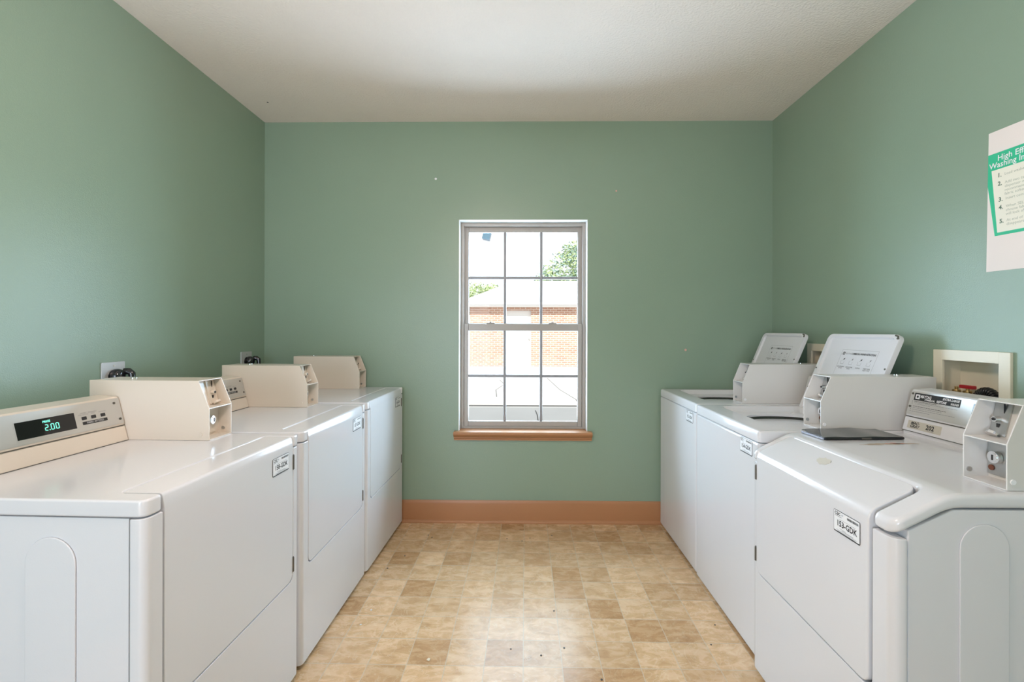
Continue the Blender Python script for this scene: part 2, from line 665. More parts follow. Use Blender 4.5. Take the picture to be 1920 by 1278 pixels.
mb.box(X0 + fw, X0 + fw + 0.007, YF0 + 0.028, YF0 + 0.034, Z0 + 0.016, Z1 - 0.024)
mb.box(X1 - fw - 0.007, X1 - fw, YF0 + 0.028, YF0 + 0.034, Z0 + 0.016, Z1 - 0.024)
mb.build('window_frame', 'vinyl', win)
SX0, SX1 = X0 + fw + 0.002, X1 - fw - 0.002
ZM = 1.338


def sash(name, y0, y1, z0, z1, st, bot, top):
    s = MB()
    s.box(SX0, SX0 + st, y0, y1, z0, z1, bev=0.003)
    s.box(SX1 - st, SX1, y0, y1, z0, z1, bev=0.003)
    s.box(SX0 + st, SX1 - st, y0, y1, z0, z0 + bot, bev=0.003)
    s.box(SX0 + st, SX1 - st, y0, y1, z1 - top, z1, bev=0.003)
    o = s.build(name, 'vinyl', win)
    gx0, gx1, gz0, gz1 = SX0 + st, SX1 - st, z0 + bot, z1 - top
    ym = (y0 + y1) / 2
    g = MB()
    w = 0.0185
    for k in (1, 2):
        x = gx0 + (gx1 - gx0) * k / 3
        g.box(x - w / 2, x + w / 2, ym - 0.008, ym + 0.008, gz0, gz1, bev=0.002)
    z = (gz0 + gz1) / 2
    for k in range(3):
        xa = gx0 + (gx1 - gx0) * k / 3 + (w / 2 if k else 0)
        xb = gx0 + (gx1 - gx0) * (k + 1) / 3 - (w / 2 if k < 2 else 0)
        g.box(xa, xb, ym - 0.008, ym + 0.008, z - w / 2, z + w / 2, bev=0.002)
    g.build('muntin_grid', 'muntin', o)
    p = MB()
    p.box(gx0 - 0.004, gx1 + 0.004, ym + 0.0085, ym + 0.0125, gz0 - 0.004, gz1 + 0.004)
    p.build('window_pane', 'glass', o, smooth=0)
    return o


sash('upper_sash', YF0 + 0.036, YF0 + 0.064, ZM - 0.012, Z1 - 0.024, 0.028, 0.034, 0.036)
lo = sash('lower_sash', YF0 + 0.004, YF0 + 0.030, Z0 + 0.016, ZM + 0.018, 0.030, 0.036, 0.050)
for x in (-0.225, 0.21):
    mb = MB()
    mb.box(x - 0.028, x + 0.028, YF0 + 0.004, YF0 + 0.03, ZM + 0.018, ZM + 0.026, bev=0.003)
    mb.cyl((x, YF0 + 0.016, ZM + 0.026), (x, YF0 + 0.016, ZM + 0.032), 0.008, seg=14)
    mb.build('sash_lock', 'vinyl', lo)
# stool (sill) with moulded front edge
mb = MB()
prof = [(YF0 + 0.004, WZ0 + 0.001), (YB - 0.045, WZ0 + 0.001), (YB - 0.051, WZ0 - 0.005), (YB - 0.051, WZ0 - 0.014),
        (YB - 0.046, WZ0 - 0.020), (YB - 0.040, WZ0 - 0.030), (YB - 0.026, WZ0 - 0.038), (YB - 0.026, WZ0 - 0.044),
        (YB - 0.018, WZ0 - 0.052), (YB - 0.018, WZ0 - 0.060), (YB, WZ0 - 0.060), (YB, WZ0 - 0.002),
        (YF0 + 0.004, WZ0 - 0.002)]
prof2 = [p for p in prof if p[0] <= YB + 1e-6]
prof2 = [(YB, WZ0 + 0.001)] + [p for p in prof[1:10]] + [(YB, WZ0 - 0.060)]
mb.prism(prof2, 'x', WX0 - 0.028, WX1 + 0.028)
mb.box(WX0 + 0.001, WX1 - 0.001, YB, YF0 + 0.004, WZ0 - 0.006, WZ0 + 0.001)
st_ = struct('trim_1', mb, 'trim', smooth=30)
st_['label'] = 'tan brown wooden sill under the window'

# ------------------------------------------------------------------ stickers and lettering on machines
def sticker(parent, x0, z1, number, y=-0.0012, w=0.102, h=0.061):
    s = MB()
    fm = frame_mat((x0, y, z1 - h), (1, 0, 0), (0, 0, 1))
    s.prism(rrect(0, w, 0, h, 0.004), 'z', -0.0008, 0.0, m=1, mat=fm)
    b = 0.0012
    s.poly([(x, yy, 0.0002) for x, yy in rrect(b, w - b, b + 0.001, h - b, 0.003)], 0, fm)
    s.rect(b, w - b, b, b + 0.0022, fm, 1, 0.0004)
    s.text('CSC', 0.0125, fm @ Matrix.Translation((0.0045, h - 0.0125, 0.0005)), 1, bold=0.0004)
    s.text('+', 0.012, fm @ Matrix.Translation((0.031, h - 0.0125, 0.0005)), 3, bold=0.0004)
    s.rect(0.005, 0.032, h - 0.0165, h - 0.0150, fm, 2, 0.0005)
    x = w - 0.048
    rnd = random.Random(number)
    while x < w - 0.005:                     # bar code
        q = rnd.choice((0.0006, 0.001, 0.0016))
        s.rect(x, x + q, h - 0.0125, h - 0.006, fm, 1, 0.0005)
        x += q + rnd.choice((0.0007, 0.0012))
    s.rect(0.022, w - 0.016, h - 0.0225, h - 0.0217, fm, 2, 0.0005)
    s.text(number, 0.0225, fm @ Matrix.Translation((w / 2 + 0.001, h - 0.0415, 0.0005)), 1, 'CENTER', bold=0.0005, xs=0.88)
    for k, (a, c) in enumerate(((0.024, 0.05), (0.034, 0.078), (0.012, 0.092), (0.018, 0.086))):
        s.rect(a, c, 0.0125 - k * 0.0028, 0.0133 - k * 0.0028, fm, 2 if k % 2 == 0 else 1, 0.0005)
    return s.build('asset_sticker', ['paper', 'ink', 'greyink', 'blue'], parent, smooth=0,
                   label='white sticker printed ' + number)


# ------------------------------------------------------------------ coin box (a part of every machine)
def coin_box(root, x0, x1, yf, yb, zb, mat, style):
    zt, zm = zb + 0.211, zb + 0.114
    th = 0.0032
    side = [(yf, zb), (yb, zb), (yb, zt), (yf + 0.040, zt), (yf, zm)]
    rec = 0.066 if style == 'w' else 0.050
    b = MB()
    for a in (x0, x1 - th):
        b.prism(side, 'x', a, a + th, bev=0.0009, seg=1)
    b.box(x0 + th, x1 - th, yf + 0.040, yb, zt - th, zt, bev=0.0008, seg=1)
    b.box(x0 + th, x1 - th, yf, yb, zb, zb + th)
    b.box(x0 + th, x1 - th, yb - th, yb, zb + th, zt - th)
    b.box(x0 + th, x1 - th, yf + 0.001, yf + rec + 0.012, zm - th, zm)                 # shelf
    b.box(x0 + th, x1 - th, yf + rec, yf + rec + th, zb + th, zm - th)                 # lower plate
    b.prism([(yf + rec, zm), (yf + rec + th, zm), (yf + rec + 0.03, zt - th), (yf + rec + 0.024, zt - th)], 'x',
            x0 + th, x1 - th)                                                          # upper plate, leaning back
    b.box(x0 + th, x0 + 0.05, yf + rec + 0.0, yf + rec + 0.0012, zb + 0.07, zb + 0.0706, m=1)
    o = b.build('coin_box', [mat, 'greyink'], root, smooth=30)
    xm = (x0 + x1) / 2
    # lower compartment: lock plate with round key lock
    b = MB()
    lx0, lx1 = (x0 + 0.005, x0 + 0.055) if style == 'w' else (x1 - 0.075, x1 - 0.025)
    b.box(lx0, lx1, yf + rec - 0.004, yf + rec, zb + 0.012, zm - 0.008, bev=0.001)
    b.build('lock_plate', 'steel' if style == 'w' else mat, o)
    lc = (lx0 + lx1) / 2
    b = MB()
    b.cyl((lc, yf + rec - 0.016, zb + 0.060), (lc, yf + rec - 0.004, zb + 0.060), 0.0165, seg=28, m=0, bev=0.002)
    b.cyl((lc, yf + rec - 0.0175, zb + 0.060), (lc, yf + rec - 0.016, zb + 0.060), 0.0115, seg=24, m=0)
    b.box(lc - 0.0022, lc + 0.0022, yf + rec - 0.0182, yf + rec - 0.0174, zb + 0.053, zb + 0.067, m=1)
    b.build('key_lock', ['chrome', 'ink'], o)
    if style == 'w':
        b = MB()
        b.cyl((lc - 0.014, yf + rec - 0.0070, zb + 0.030), (lc - 0.014, yf + rec - 0.004, zb + 0.030), 0.0075, seg=22, m=0, bev=0.001)
        b.build('copper_button', 'copper', o)
    # upper compartment: coin slot plate, return button and cup
    b = MB()
    def up(z, d=0.0):                        # y of the leaning plate at height z
        return yf + rec + 0.024 * (z - zm) / (zt - zm) - d
    ux0, ux1 = (x0 + 0.006, x0 + 0.048) if style == 'w' else (x1 - 0.048, x1 - 0.006)
    zlo, zhi = zm + 0.004, zt - 0.006
    b.prism([(up(zlo, 0.004), zlo), (up(zlo), zlo), (up(zhi), zhi), (up(zhi, 0.004), zhi)], 'x', ux0, ux1, m=0)
    ux = (ux0 + ux1) / 2
    b.box(ux + 0.004, ux + 0.0065, up(zt - 0.03, 0.0052), up(zt - 0.03, 0.002), zt - 0.042, zt - 0.010, m=2)
    b.cyl((ux - 0.004, up(zm + 0.046, 0.018), zm + 0.046), (ux - 0.004, up(zm + 0.046, 0.003), zm + 0.046), 0.0075, seg=18, m=1, bev=0.001)
    b.cyl((ux - 0.004, up(zm + 0.046, 0.020), zm + 0.046), (ux - 0.004, up(zm + 0.046, 0.018), zm + 0.046), 0.004, seg=14, m=2)
    b.box(ux - 0.006, ux + 0.002, up(zm + 0.03, 0.0055), up(zm + 0.03, 0.003), zm + 0.012, zm + 0.034, m=2)
    b.cyl((ux - 0.002, up(zm + 0.010, 0.018), zm + 0.006), (ux - 0.002, up(zm + 0.010, 0.014), zm + 0.012), 0.013, seg=20, m=1)
    b.build('coin_slot', ['steel' if style == 'w' else mat, 'chrome' if style == 'w' else mat, 'ink'], o)
    # rivets low on both side plates, small lock on the lid
    for px, nx in ((x0, -1), (x1, 1)):
        yr = yf + 0.030 if style == 'd' else yf + 0.014
        b = MB()
        b.cyl((px - nx * 0.006, yr, zb + 0.022), (px + nx * 0.0025, yr, zb + 0.022), 0.0065, seg=16)
        b.build('rivet', ('paper' if nx > 0 else 'steel') if style == 'w' else ('steel' if nx > 0 else mat), o)
    b = MB()
    b.cyl((xm, yb - 0.11, zt - 0.001), (xm, yb - 0.11, zt + 0.005), 0.011, seg=18, bev=0.001)
    b.build('lid_lock', 'chrome', o)
    return o


def seven_seg(mb_, fm, x, y, h, digit, m):
    w, t_ = h * 0.55, h * 0.13
    segs = {'0': 'abcdef', '2': 'abged'}[digit]
    R = {'a': (t_, w - t_, h - t_, h), 'd': (t_, w - t_, 0, t_), 'g': (t_, w - t_, h / 2 - t_ / 2, h / 2 + t_ / 2),
         'f': (0, t_, h / 2, h - t_ / 2), 'e': (0, t_, t_ / 2, h / 2), 'b': (w - t_, w, h / 2, h - t_ / 2), 'c': (w - t_, w, t_ / 2, h / 2)}
    for s in segs:
        a, b, c, d = R[s]
        mb_.rect(x + a, x + b, y + c, y + d, fm, m, 0.0006)
    return x + w


def console(root, x0, x1, zb, mat, yf=0.548, plinth=0.0):
    """sloping control housing along the back of the top; returns part and frame of its face plate and fascia"""
    prof = [(yf, zb), (yf + 0.013, zb + 0.050), (yf + 0.0165, zb + 0.053), (yf + 0.0165, zb + 0.057), (yf + 0.016, zb + 0.060),
            (yf + 0.039, zb + 0.150), (yf + 0.044, zb + 0.155), (yf + 0.110, zb + 0.160), (yf + 0.122, zb + 0.152), (yf + 0.138, zb)]
    b = MB()
    b.prism(prof, 'x', x0, x1, bev=0.0015, seg=1)
    if plinth:
        b.box(x0 + 0.004, x1, yf + 0.003, yf + 0.12, zb - plinth, zb)
    b.box(x0 + 0.001, x1 - 0.001, yf - 0.0008, yf + 0.002, zb + 0.0002, zb + 0.0022, m=1)
    b.box(x0 + 0.001, x1 - 0.001, yf + 0.0135, yf + 0.018, zb + 0.0525, zb + 0.0552, m=1)
    o = b.build('control_console', [mat, 'hinge'], root, smooth=30)
    fm = frame_mat((x0, yf + 0.0155, zb + 0.0605), (1, 0, 0), (0, 0.023, 0.090))
    fa = frame_mat((x0, yf, zb), (1, 0, 0), (0, 0.013, 0.050))
    return o, fm, fa


def feet(root, w, d, z):
    for x in (0.05, w - 0.05):
        for y in (0.07, d - 0.06):
            b = MB()
            b.cyl((x, y, 0), (x, y, 0.008), 0.02, seg=14)
            b.cyl((x, y, 0.008), (x, y, z + 0.01), 0.009, seg=10)
            b.build('levelling_foot', 'dark', root)


def arch(x, y0, y1, z1, z0, nx):
    """shallow pressed arch on a side panel"""
    b = MB()
    r = (y1 - y0) / 2
    pts = [(y0, z0), (y1, z0)] + [(y0 + r + r * math.cos(a), z1 - r + r * math.sin(a)) for a in [PI * k / 18 for k in range(19)]]
    b.prism(pts, 'x', x if nx < 0 else x, x + nx * 0.004, bev=0.0025, seg=2)
    return b


# ------------------------------------------------------------------ dryers
DW, DD, DH = 0.686, 0.716, 0.917


def make_dryer(label, loc, rz, number, display, yc=0.254):
    w, d, h = DW, DD, DH
    root = thing('clothes_dryer', label, 'dryer', loc, rz, 'coin-operated dryers along the left wall')
    zt = h - 0.040
    b = MB()
    b.box(0.003, w - 0.003, 0.042, d, 0.02, zt - 0.002, bev=0.004)
    b.box(0.02, w - 0.02, 0.030, 0.07, 0.022, zt - 0.004)
    body = b.build('cabinet', 'enamel', root)
    ar = arch(0.003, 0.167, 0.289, 0.829, 0.10, -1)
    ar.build('side_emboss', 'enamel', body)
    n0, n1 = 0.051, w - 0.040
    # front panel: lower apron and the two corner posts in one U
    pts = [(0, 0.02), (w, 0.02), (w, zt - 0.003), (n1, zt - 0.003), (n1, 0.386), (n0, 0.386), (n0, zt - 0.003), (0, zt - 0.003)]
    U = rpoly(pts, [0, 0, 0, 0.004, 0.030, 0.030, 0.004, 0], 6)
    b = MB()
    b.prism(U, 'y', 0.0, 0.038, bev=0.003, seg=2, pre=[(
        lambda e: abs(e.verts[0].co.y) < 1e-6 and abs(e.verts[1].co.y) < 1e-6 and
        abs(e.verts[0].co.x - e.verts[1].co.x) < 1e-6 and (e.verts[0].co.x < 1e-4 or e.verts[0].co.x > w - 1e-4), 0.020, 5)], ang=0.9)
    b.build('front_panel', 'enamel', root)
    # top with a notch that takes the door's top lip
    pts = [(0, 0), (n0, 0), (n0, 0.110), (n1, 0.110), (n1, 0), (w, 0), (w, d), (0, d)]
    T = rpoly(pts, [0.022, 0.012, 0.022, 0.022, 0.010, 0.018, 0.008, 0.008], 5)
    b = MB()
    b.prism(T, 'z', zt, h, bev=0.006, seg=3, ang=0.9, cuts=[((0, 0.150, 0), (0, 1, 0)), ((0.2, 0, 0), (1, 0, 0)), ((0.5, 0, 0), (1, 0, 0))])
    b.build('top_panel', 'enamel', root)
    # door with bent-over lip
    prof = [(0.1065, h - 0.001), (0.014, h - 0.0012), (0.008, h - 0.0035), (0.0045, h - 0.010), (0.0, h - 0.038), (0.0, 0.390), (0.022, 0.390),
            (0.022, h - 0.04), (0.030, h - 0.018), (0.1065, h - 0.016)]
    x0, x1 = n0 + 0.004, n1 - 0.003
    b = MB()
    b.prism(prof, 'x', x0, x1, bev=0.0025, seg=2, ang=0.7, pre=[(
        lambda e: abs(e.verts[0].co.z - 0.390) < 1e-5 and abs(e.verts[1].co.z - 0.390) < 1e-5 and abs(e.verts[0].co.x - e.verts[1].co.x) < 1e-6, 0.028, 5)])
    door = b.build('door', 'enamel', root)
    for z in (0.822, 0.445):
        b = MB()
        b.box(x1 - 0.001, n1 + 0.003, -0.0015, 0.01, z - 0.028, z + 0.028, bev=0.001)
        b.cyl((n1 - 0.001, -0.001, z - 0.026), (n1 - 0.001, -0.001, z + 0.026), 0.003, seg=8)
        b.build('hinge', 'hinge', door)
    sticker(door, 0.510, 0.868, number)
    # console with face plate
    cx1 = w - 0.126
    con, fm, fa = console(root, 0.012, cx1, h, 'cream', yf=0.553)
    cw = cx1 - 0.012
    b = MB()
    b.prism(rrect(0.004, cw - 0.002, 0.001, 0.092, 0.003), 'z', 0.0, 0.0016, mat=fm)
    b.build('face_plate', 'plate', con, smooth=30)
    p = MB()
    for k, (x, cap) in enumerate(((0.410, 'WHITES\nAND COLORS'), (0.442, 'PERMANENT\nPRESS'), (0.475, '\nDELICATES'))):
        b = MB()
        b.prism(rrect(x - 0.0075, x + 0.0075, 0.038, 0.049, 0.002), 'z', 0.0016, 0.0034, mat=fm)
        b.build('button', 'ink', con, smooth=30)
        p.text(cap, 0.0052, fm @ Matrix.Translation((x, 0.059, 0.002)), 1, 'CENTER')
    p.rect(0.402, 0.488, 0.022, 0.032, fm, 0, 0.0019)
    p.text('FABRIC SETTINGS', 0.0075, fm @ Matrix.Translation((0.445, 0.0248, 0.0022)), 2, 'CENTER')
    q_ = MB()
    for k in range(3):
        q_.rect(0.130, 0.168, 0.036 - 0.008 * k, 0.0375 - 0.008 * k, fm, 1, 0.002)
    q_.build('printed_legend', ['ink', 'greyink', 'paper'], con, smooth=0)
    p.build('printed_legend', ['ink', 'greyink', 'paper'], con, smooth=0)
    b = MB()
    b.prism(rrect(0.135, 0.160, 0.045, 0.062, 0.003), 'z', 0.0016, 0.0036, m=0, mat=fm)
    b.build('button', 'ink', con, smooth=30)
    for (x, y) in ((cw - 0.024, 0.076), (cw - 0.014, 0.018), (0.016, 0.074), (0.016, 0.02)):
        b = MB()
        b.cyl(fm @ Vector((x, y, 0.001)), fm @ Vector((x, y, 0.0035)), 0.0042, seg=12)
        b.rect(x - 0.003, x + 0.003, y - 0.0006, y + 0.0006, fm, 1, 0.0037)
        b.build('screw', ['hinge', 'ink'], con)
    b = MB()
    b.prism(rrect(0.209, 0.384, 0.013, 0.070, 0.002), 'z', 0.0014, 0.0022, m=2, mat=fm)
    b.rect(0.212, 0.381, 0.016, 0.067, fm, 0, 0.0024)
    if display:
        x = 0.288
        for dgt in '200':
            xe = seven_seg(b, fm @ Matrix.Translation((0, 0, 0.0022)), x, 0.028, 0.0195, dgt, 1)
            if dgt == '2':
                b.rect(xe + 0.0012, xe + 0.0042, 0.028, 0.031, fm, 1, 0.0028)
                xe += 0.003
            x = xe + 0.0034
        b.text('PRICE', 0.0085, fm @ Matrix.Translation((0.285, 0.0535, 0.0028)), 1, bold=0.0004)
    b.build('display', ['glass_black', 'lcd', 'plate'], con, smooth=0)
    coin_box(root, w - 0.124, w - 0.003, yc, yc + 0.441, h + 0.0005, 'cream', 'd')
    feet(root, w, d, 0.02)
    return root


make_dryer('white dryer nearest the camera, its display lit with a green 2.00', (-0.863, 1.042, 0), PI / 2 - math.radians(1.6), '158-GDK', True, 0.260)
make_dryer('middle white dryer of the left row, its panel mostly behind a coin box', (-0.843, 1.749, 0), PI / 2 - math.radians(0.8), '157-GDK', False)
make_dryer('white dryer at the far end of the left row, against the window wall', (-0.828, 2.441, 0), PI / 2 - math.radians(1.4), '156-GDK', False).scale = (0.985, 1, 1.006)

# ------------------------------------------------------------------ top-loading washers with open lids
WW, WD, WH = 0.648, 0.680, 0.918


def ring(t, pts, z):
    return [t.verts.new((p[0], p[1], z)) for p in pts]


def bridge(t, a, b):
    n = len(a)
    for i in range(n):
        t.faces.new([a[i], a[(i + 1) % n], b[(i + 1) % n], b[i]])


def make_top_washer(label, loc, rz, number):
    w, d, h = WW, WD, WH
    root = thing('washing_machine', label, 'washing machine', loc, rz, 'coin-operated washers along the right wall')
    zt = h - 0.046
    b = MB()
    b.box(0.002, w - 0.002, 0.0, d, 0.012, zt - 0.002, bev=0.012, seg=4)
    b.build('cabinet', 'enamel', root)
    # top: deck with a sloping-sided lid well and an oval opening
    n = 64
    rx0, rx1, ry0, ry1 = 0.053, w - 0.150, 0.100, 0.512
    cxm, cym = 0.288, 0.324

    def superpt(a, hx, hy, p, cx, cy):
        c, s = math.cos(a), math.sin(a)
        return (cx + hx * math.copysign(abs(c) ** (2 / p), c), cy + hy * math.copysign(abs(s) ** (2 / p), s))
    ang = [2 * PI * (k + 0.5) / n for k in range(n)]

    def sup(hx, hy, p, cx, cy):
        return [superpt(a, hx, hy, p, cx, cy) for a in ang]
    mx, my = (rx0 + rx1) / 2, (ry0 + ry1) / 2
    t = bmesh.new()
    outer_b = ring(t, sup(w / 2, d / 2, 60, w / 2, d / 2), zt)
    outer_m = ring(t, sup(w / 2, d / 2, 60, w / 2, d / 2), h - 0.010)
    outer_n = ring(t, sup(w / 2 - 0.003, d / 2 - 0.003, 60, w / 2, d / 2), h - 0.003)
    outer_t = ring(t, sup(w / 2 - 0.010, d / 2 - 0.010, 60, w / 2, d / 2), h)
    well_t = ring(t, sup((rx1 - rx0) / 2, (ry1 - ry0) / 2, 12, mx, my), h)
    well_u = ring(t, sup((rx1 - rx0) / 2 - 0.004, (ry1 - ry0) / 2 - 0.004, 12, mx, my), h - 0.002)
    well_b = ring(t, sup((rx1 - rx0) / 2 - 0.018, (ry1 - ry0) / 2 - 0.018, 11, mx, my), h - 0.026)
    op = sup(0.158, 0.170, 2.6, cxm, cym)
    op_t = ring(t, op, h - 0.029)
    op_b = ring(t, op, h - 0.040)
    for a, c in ((outer_b, outer_m), (outer_m, outer_n), (outer_n, outer_t), (outer_t, well_t), (well_t, well_u), (well_u, well_b),
                 (well_b, op_t), (op_t, op_b)):
        bridge(t, a, c)
    b = MB()
    b._add(t)
    b.build('top_deck', 'enamel', root, smooth=50)
    # rubber gasket under the opening
    t = bmesh.new()
    a = ring(t, sup(0.160, 0.172, 2.6, cxm, cym), h - 0.036)
    c = ring(t, sup(0.143, 0.155, 2.6, cxm, cym), h - 0.050)
    e = ring(t, sup(0.163, 0.175, 2.6, cxm, cym), h - 0.054)
    bridge(t, a, c)
    bridge(t, c, e)
    b = MB()
    b._add(t)
    b.build('gasket', 'rubber', root, smooth=50, wn=False)
    # tub with balance ring and agitator
    t = bmesh.new()
    rr_ = [(0.225, -0.056), (0.205, -0.050), (0.155, -0.058), (0.165, -0.10), (0.22, -0.13), (0.22, -0.42), (0.02, -0.44)]
    rings = [ring(t, [(cxm + 0.02 + r * math.cos(q), cym + r * math.sin(q)) for q in ang], h + z) for r, z in rr_]
    for p, q in zip(rings, rings[1:]):
        bridge(t, p, q)
    t.faces.new(rings[-1])
    b = MB()
    b._add(t)
    b.cyl((cxm + 0.02, cym, h - 0.43), (cxm + 0.02, cym, h - 0.16), 0.07, 0.035, seg=20)
    b.build('tub', 'tub', root, smooth=50, wn=False)
    # lid, hinged at the back, standing open and leaning back
    lid_x0, lid_x1, ll = 0.052, w - 0.140, 0.425
    fm = frame_mat((lid_x0, 0.508, h - 0.014), (1, 0, 0), (0, 0.164, 0.392))
    lw = lid_x1 - lid_x0
    b = MB()
    out = rpoly([(0, 0), (lw, 0), (lw, ll), (0, ll)], [0.006, 0.006, 0.03, 0.03], 6)
    inn = rpoly([(0.024, 0.016), (lw - 0.024, 0.016), (lw - 0.024, ll - 0.016), (0.024, ll - 0.016)], [0.004, 0.004, 0.02, 0.02], 6)
    inn2 = rpoly([(0.030, 0.022), (lw - 0.030, 0.022), (lw - 0.030, ll - 0.022), (0.030, ll - 0.022)], [0.004, 0.004, 0.016, 0.016], 6)
    t = bmesh.new()
    o0 = ring(t, out, -0.016)
    o1 = ring(t, out, 0.000)
    o2 = ring(t, [((x - lw / 2) * 0.99 + lw / 2, (y - ll / 2) * 0.99 + ll / 2) for x, y in out], 0.004)
    i1 = ring(t, inn, 0.004)
    i2 = ring(t, inn2, -0.006)
    for p, q in ((o0, o1), (o1, o2), (o2, i1), (i1, i2)):
        bridge(t, p, q)
    t.faces.new(i2)
    t.faces.new(o0[::-1])
    b._add(t, 0, fm)
    lid = b.build('lid', 'enamel', root, smooth=40)
    b = MB()
    for (x, y) in ((lw - 0.012, ll - 0.020), (lw - 0.010, ll * 0.62), (0.010, ll * 0.55), (0.010, ll * 0.30)):
        b.cyl(fm @ Vector((x, y, 0.003)), fm @ Vector((x, y, 0.0055)), 0.0042, seg=12)
        b.build('lid_screw', 'hinge', lid)
        b = MB()
    b.tube([fm @ Vector(p) for p in ((lw - 0.030, ll - 0.006, 0.002), (lw - 0.014, ll - 0.010, 0.004), (lw - 0.006, ll - 0.024, 0.002))], 0.004, seg=8)
    b.build('lid_bumper', 'hinge', lid)
    # instruction decal printed inside the lid
    b = MB()
    dx0, dx1, dy0, dy1 = 0.135, 0.365, 0.190, 0.345
    z = -0.0054
    for q in ((dx0, dx1, dy0, dy0 + 0.0012), (dx0, dx1, dy1 - 0.0012, dy1), (dx0, dx0 + 0.0012, dy0, dy1), (dx1 - 0.0012, dx1, dy0, dy1)):
        b.rect(*q, fm, 1, z)
    b.prism(rrect(dx0 + 0.010, dx0 + 0.024, dy1 - 0.026, dy1 - 0.012, 0.002), 'z', z - 0.0002, z, m=0, mat=fm)
    b.rect(dx0 + 0.014, dx0 + 0.020, dy1 - 0.022, dy1 - 0.016, fm, 2, z + 0.0003)
    b.text('MAYTAG', 0.0125, fm @ Matrix.Translation((dx0 + 0.027, dy1 - 0.0235, z)), 1, xs=0.8)
    b.text('COMMERCIAL WASHER INSTRUCTIONS', 0.0135, fm @ Matrix.Translation((dx0 + 0.070, dy1 - 0.0238, z)), 0, bold=0.0003, xs=0.62)
    for k, cap in enumerate(('ADD DETERGENT\nTO TUB', 'LOAD CLOTHES\nEVENLY', 'CLOSE LID', 'INSERT COINS,\nSELECT CYCLE')):
        x = dx0 + 0.030 + k * 0.056
        b.rect(x - 0.012, x + 0.010, dy1 - 0.074, dy1 - 0.0728, fm, 1, z)
        b.rect(x - 0.012, x - 0.0108, dy1 - 0.074, dy1 - 0.056, fm, 1, z)
        b.rect(x + 0.009, x + 0.010, dy1 - 0.074, dy1 - 0.060, fm, 1, z)
        b.poly([(x + p, dy1 + q, z + 0.0002) for p, q in ((-0.006, -0.058), (0.002, -0.050), (-0.001, -0.047), (0.010, -0.042), (0.007, -0.053), (0.004, -0.051))],
               0 if k % 2 == 0 else 1, fm)
        b.text(cap, 0.0078, fm @ Matrix.Translation((x, dy1 - 0.090, z)), 0, 'CENTER', bold=0.0001, xs=0.8)
    b.text('DO NOT WASH ITEMS SOILED WITH FLAMMABLE LIQUIDS', 0.0072, fm @ Matrix.Translation(((dx0 + dx1) / 2, dy0 + 0.022, z)), 0, 'CENTER', xs=0.75)
    b.rect(dx0 + 0.04, dx1 - 0.07, dy0 + 0.012, dy0 + 0.0135, fm, 1, z)
    b.build('instruction_decal', ['ink', 'greyink', 'paper'], lid, smooth=0)
    con, fm2, fa = console(root, 0.012, w - 0.130, h, 'boxwhite', yf=0.545)
    b = MB()
    b.prism(rrect(0.004, w - 0.150, 0.001, 0.088, 0.003), 'z', 0.0, 0.0014, mat=fm2)
    b.build('face_plate', 'plate', con, smooth=30)
    coin_box(root, w - 0.132, w - 0.020, 0.254, 0.706, h + 0.0005, 'boxwhite', 'w')
    sticker(root, 0.496, 0.864, number, y=-0.0010)
    feet(root, w, d, 0.012)
    return root


make_top_washer('top-loading washer with raised lid beside the slant-front washer, middle of the right row', (0.927, 2.464, 0), -PI / 2, '154-GDK')
make_top_washer('top-loading washer with raised lid at the far end, against the window wall', (0.932, 3.122, 0), -PI / 2, '155-GDK')

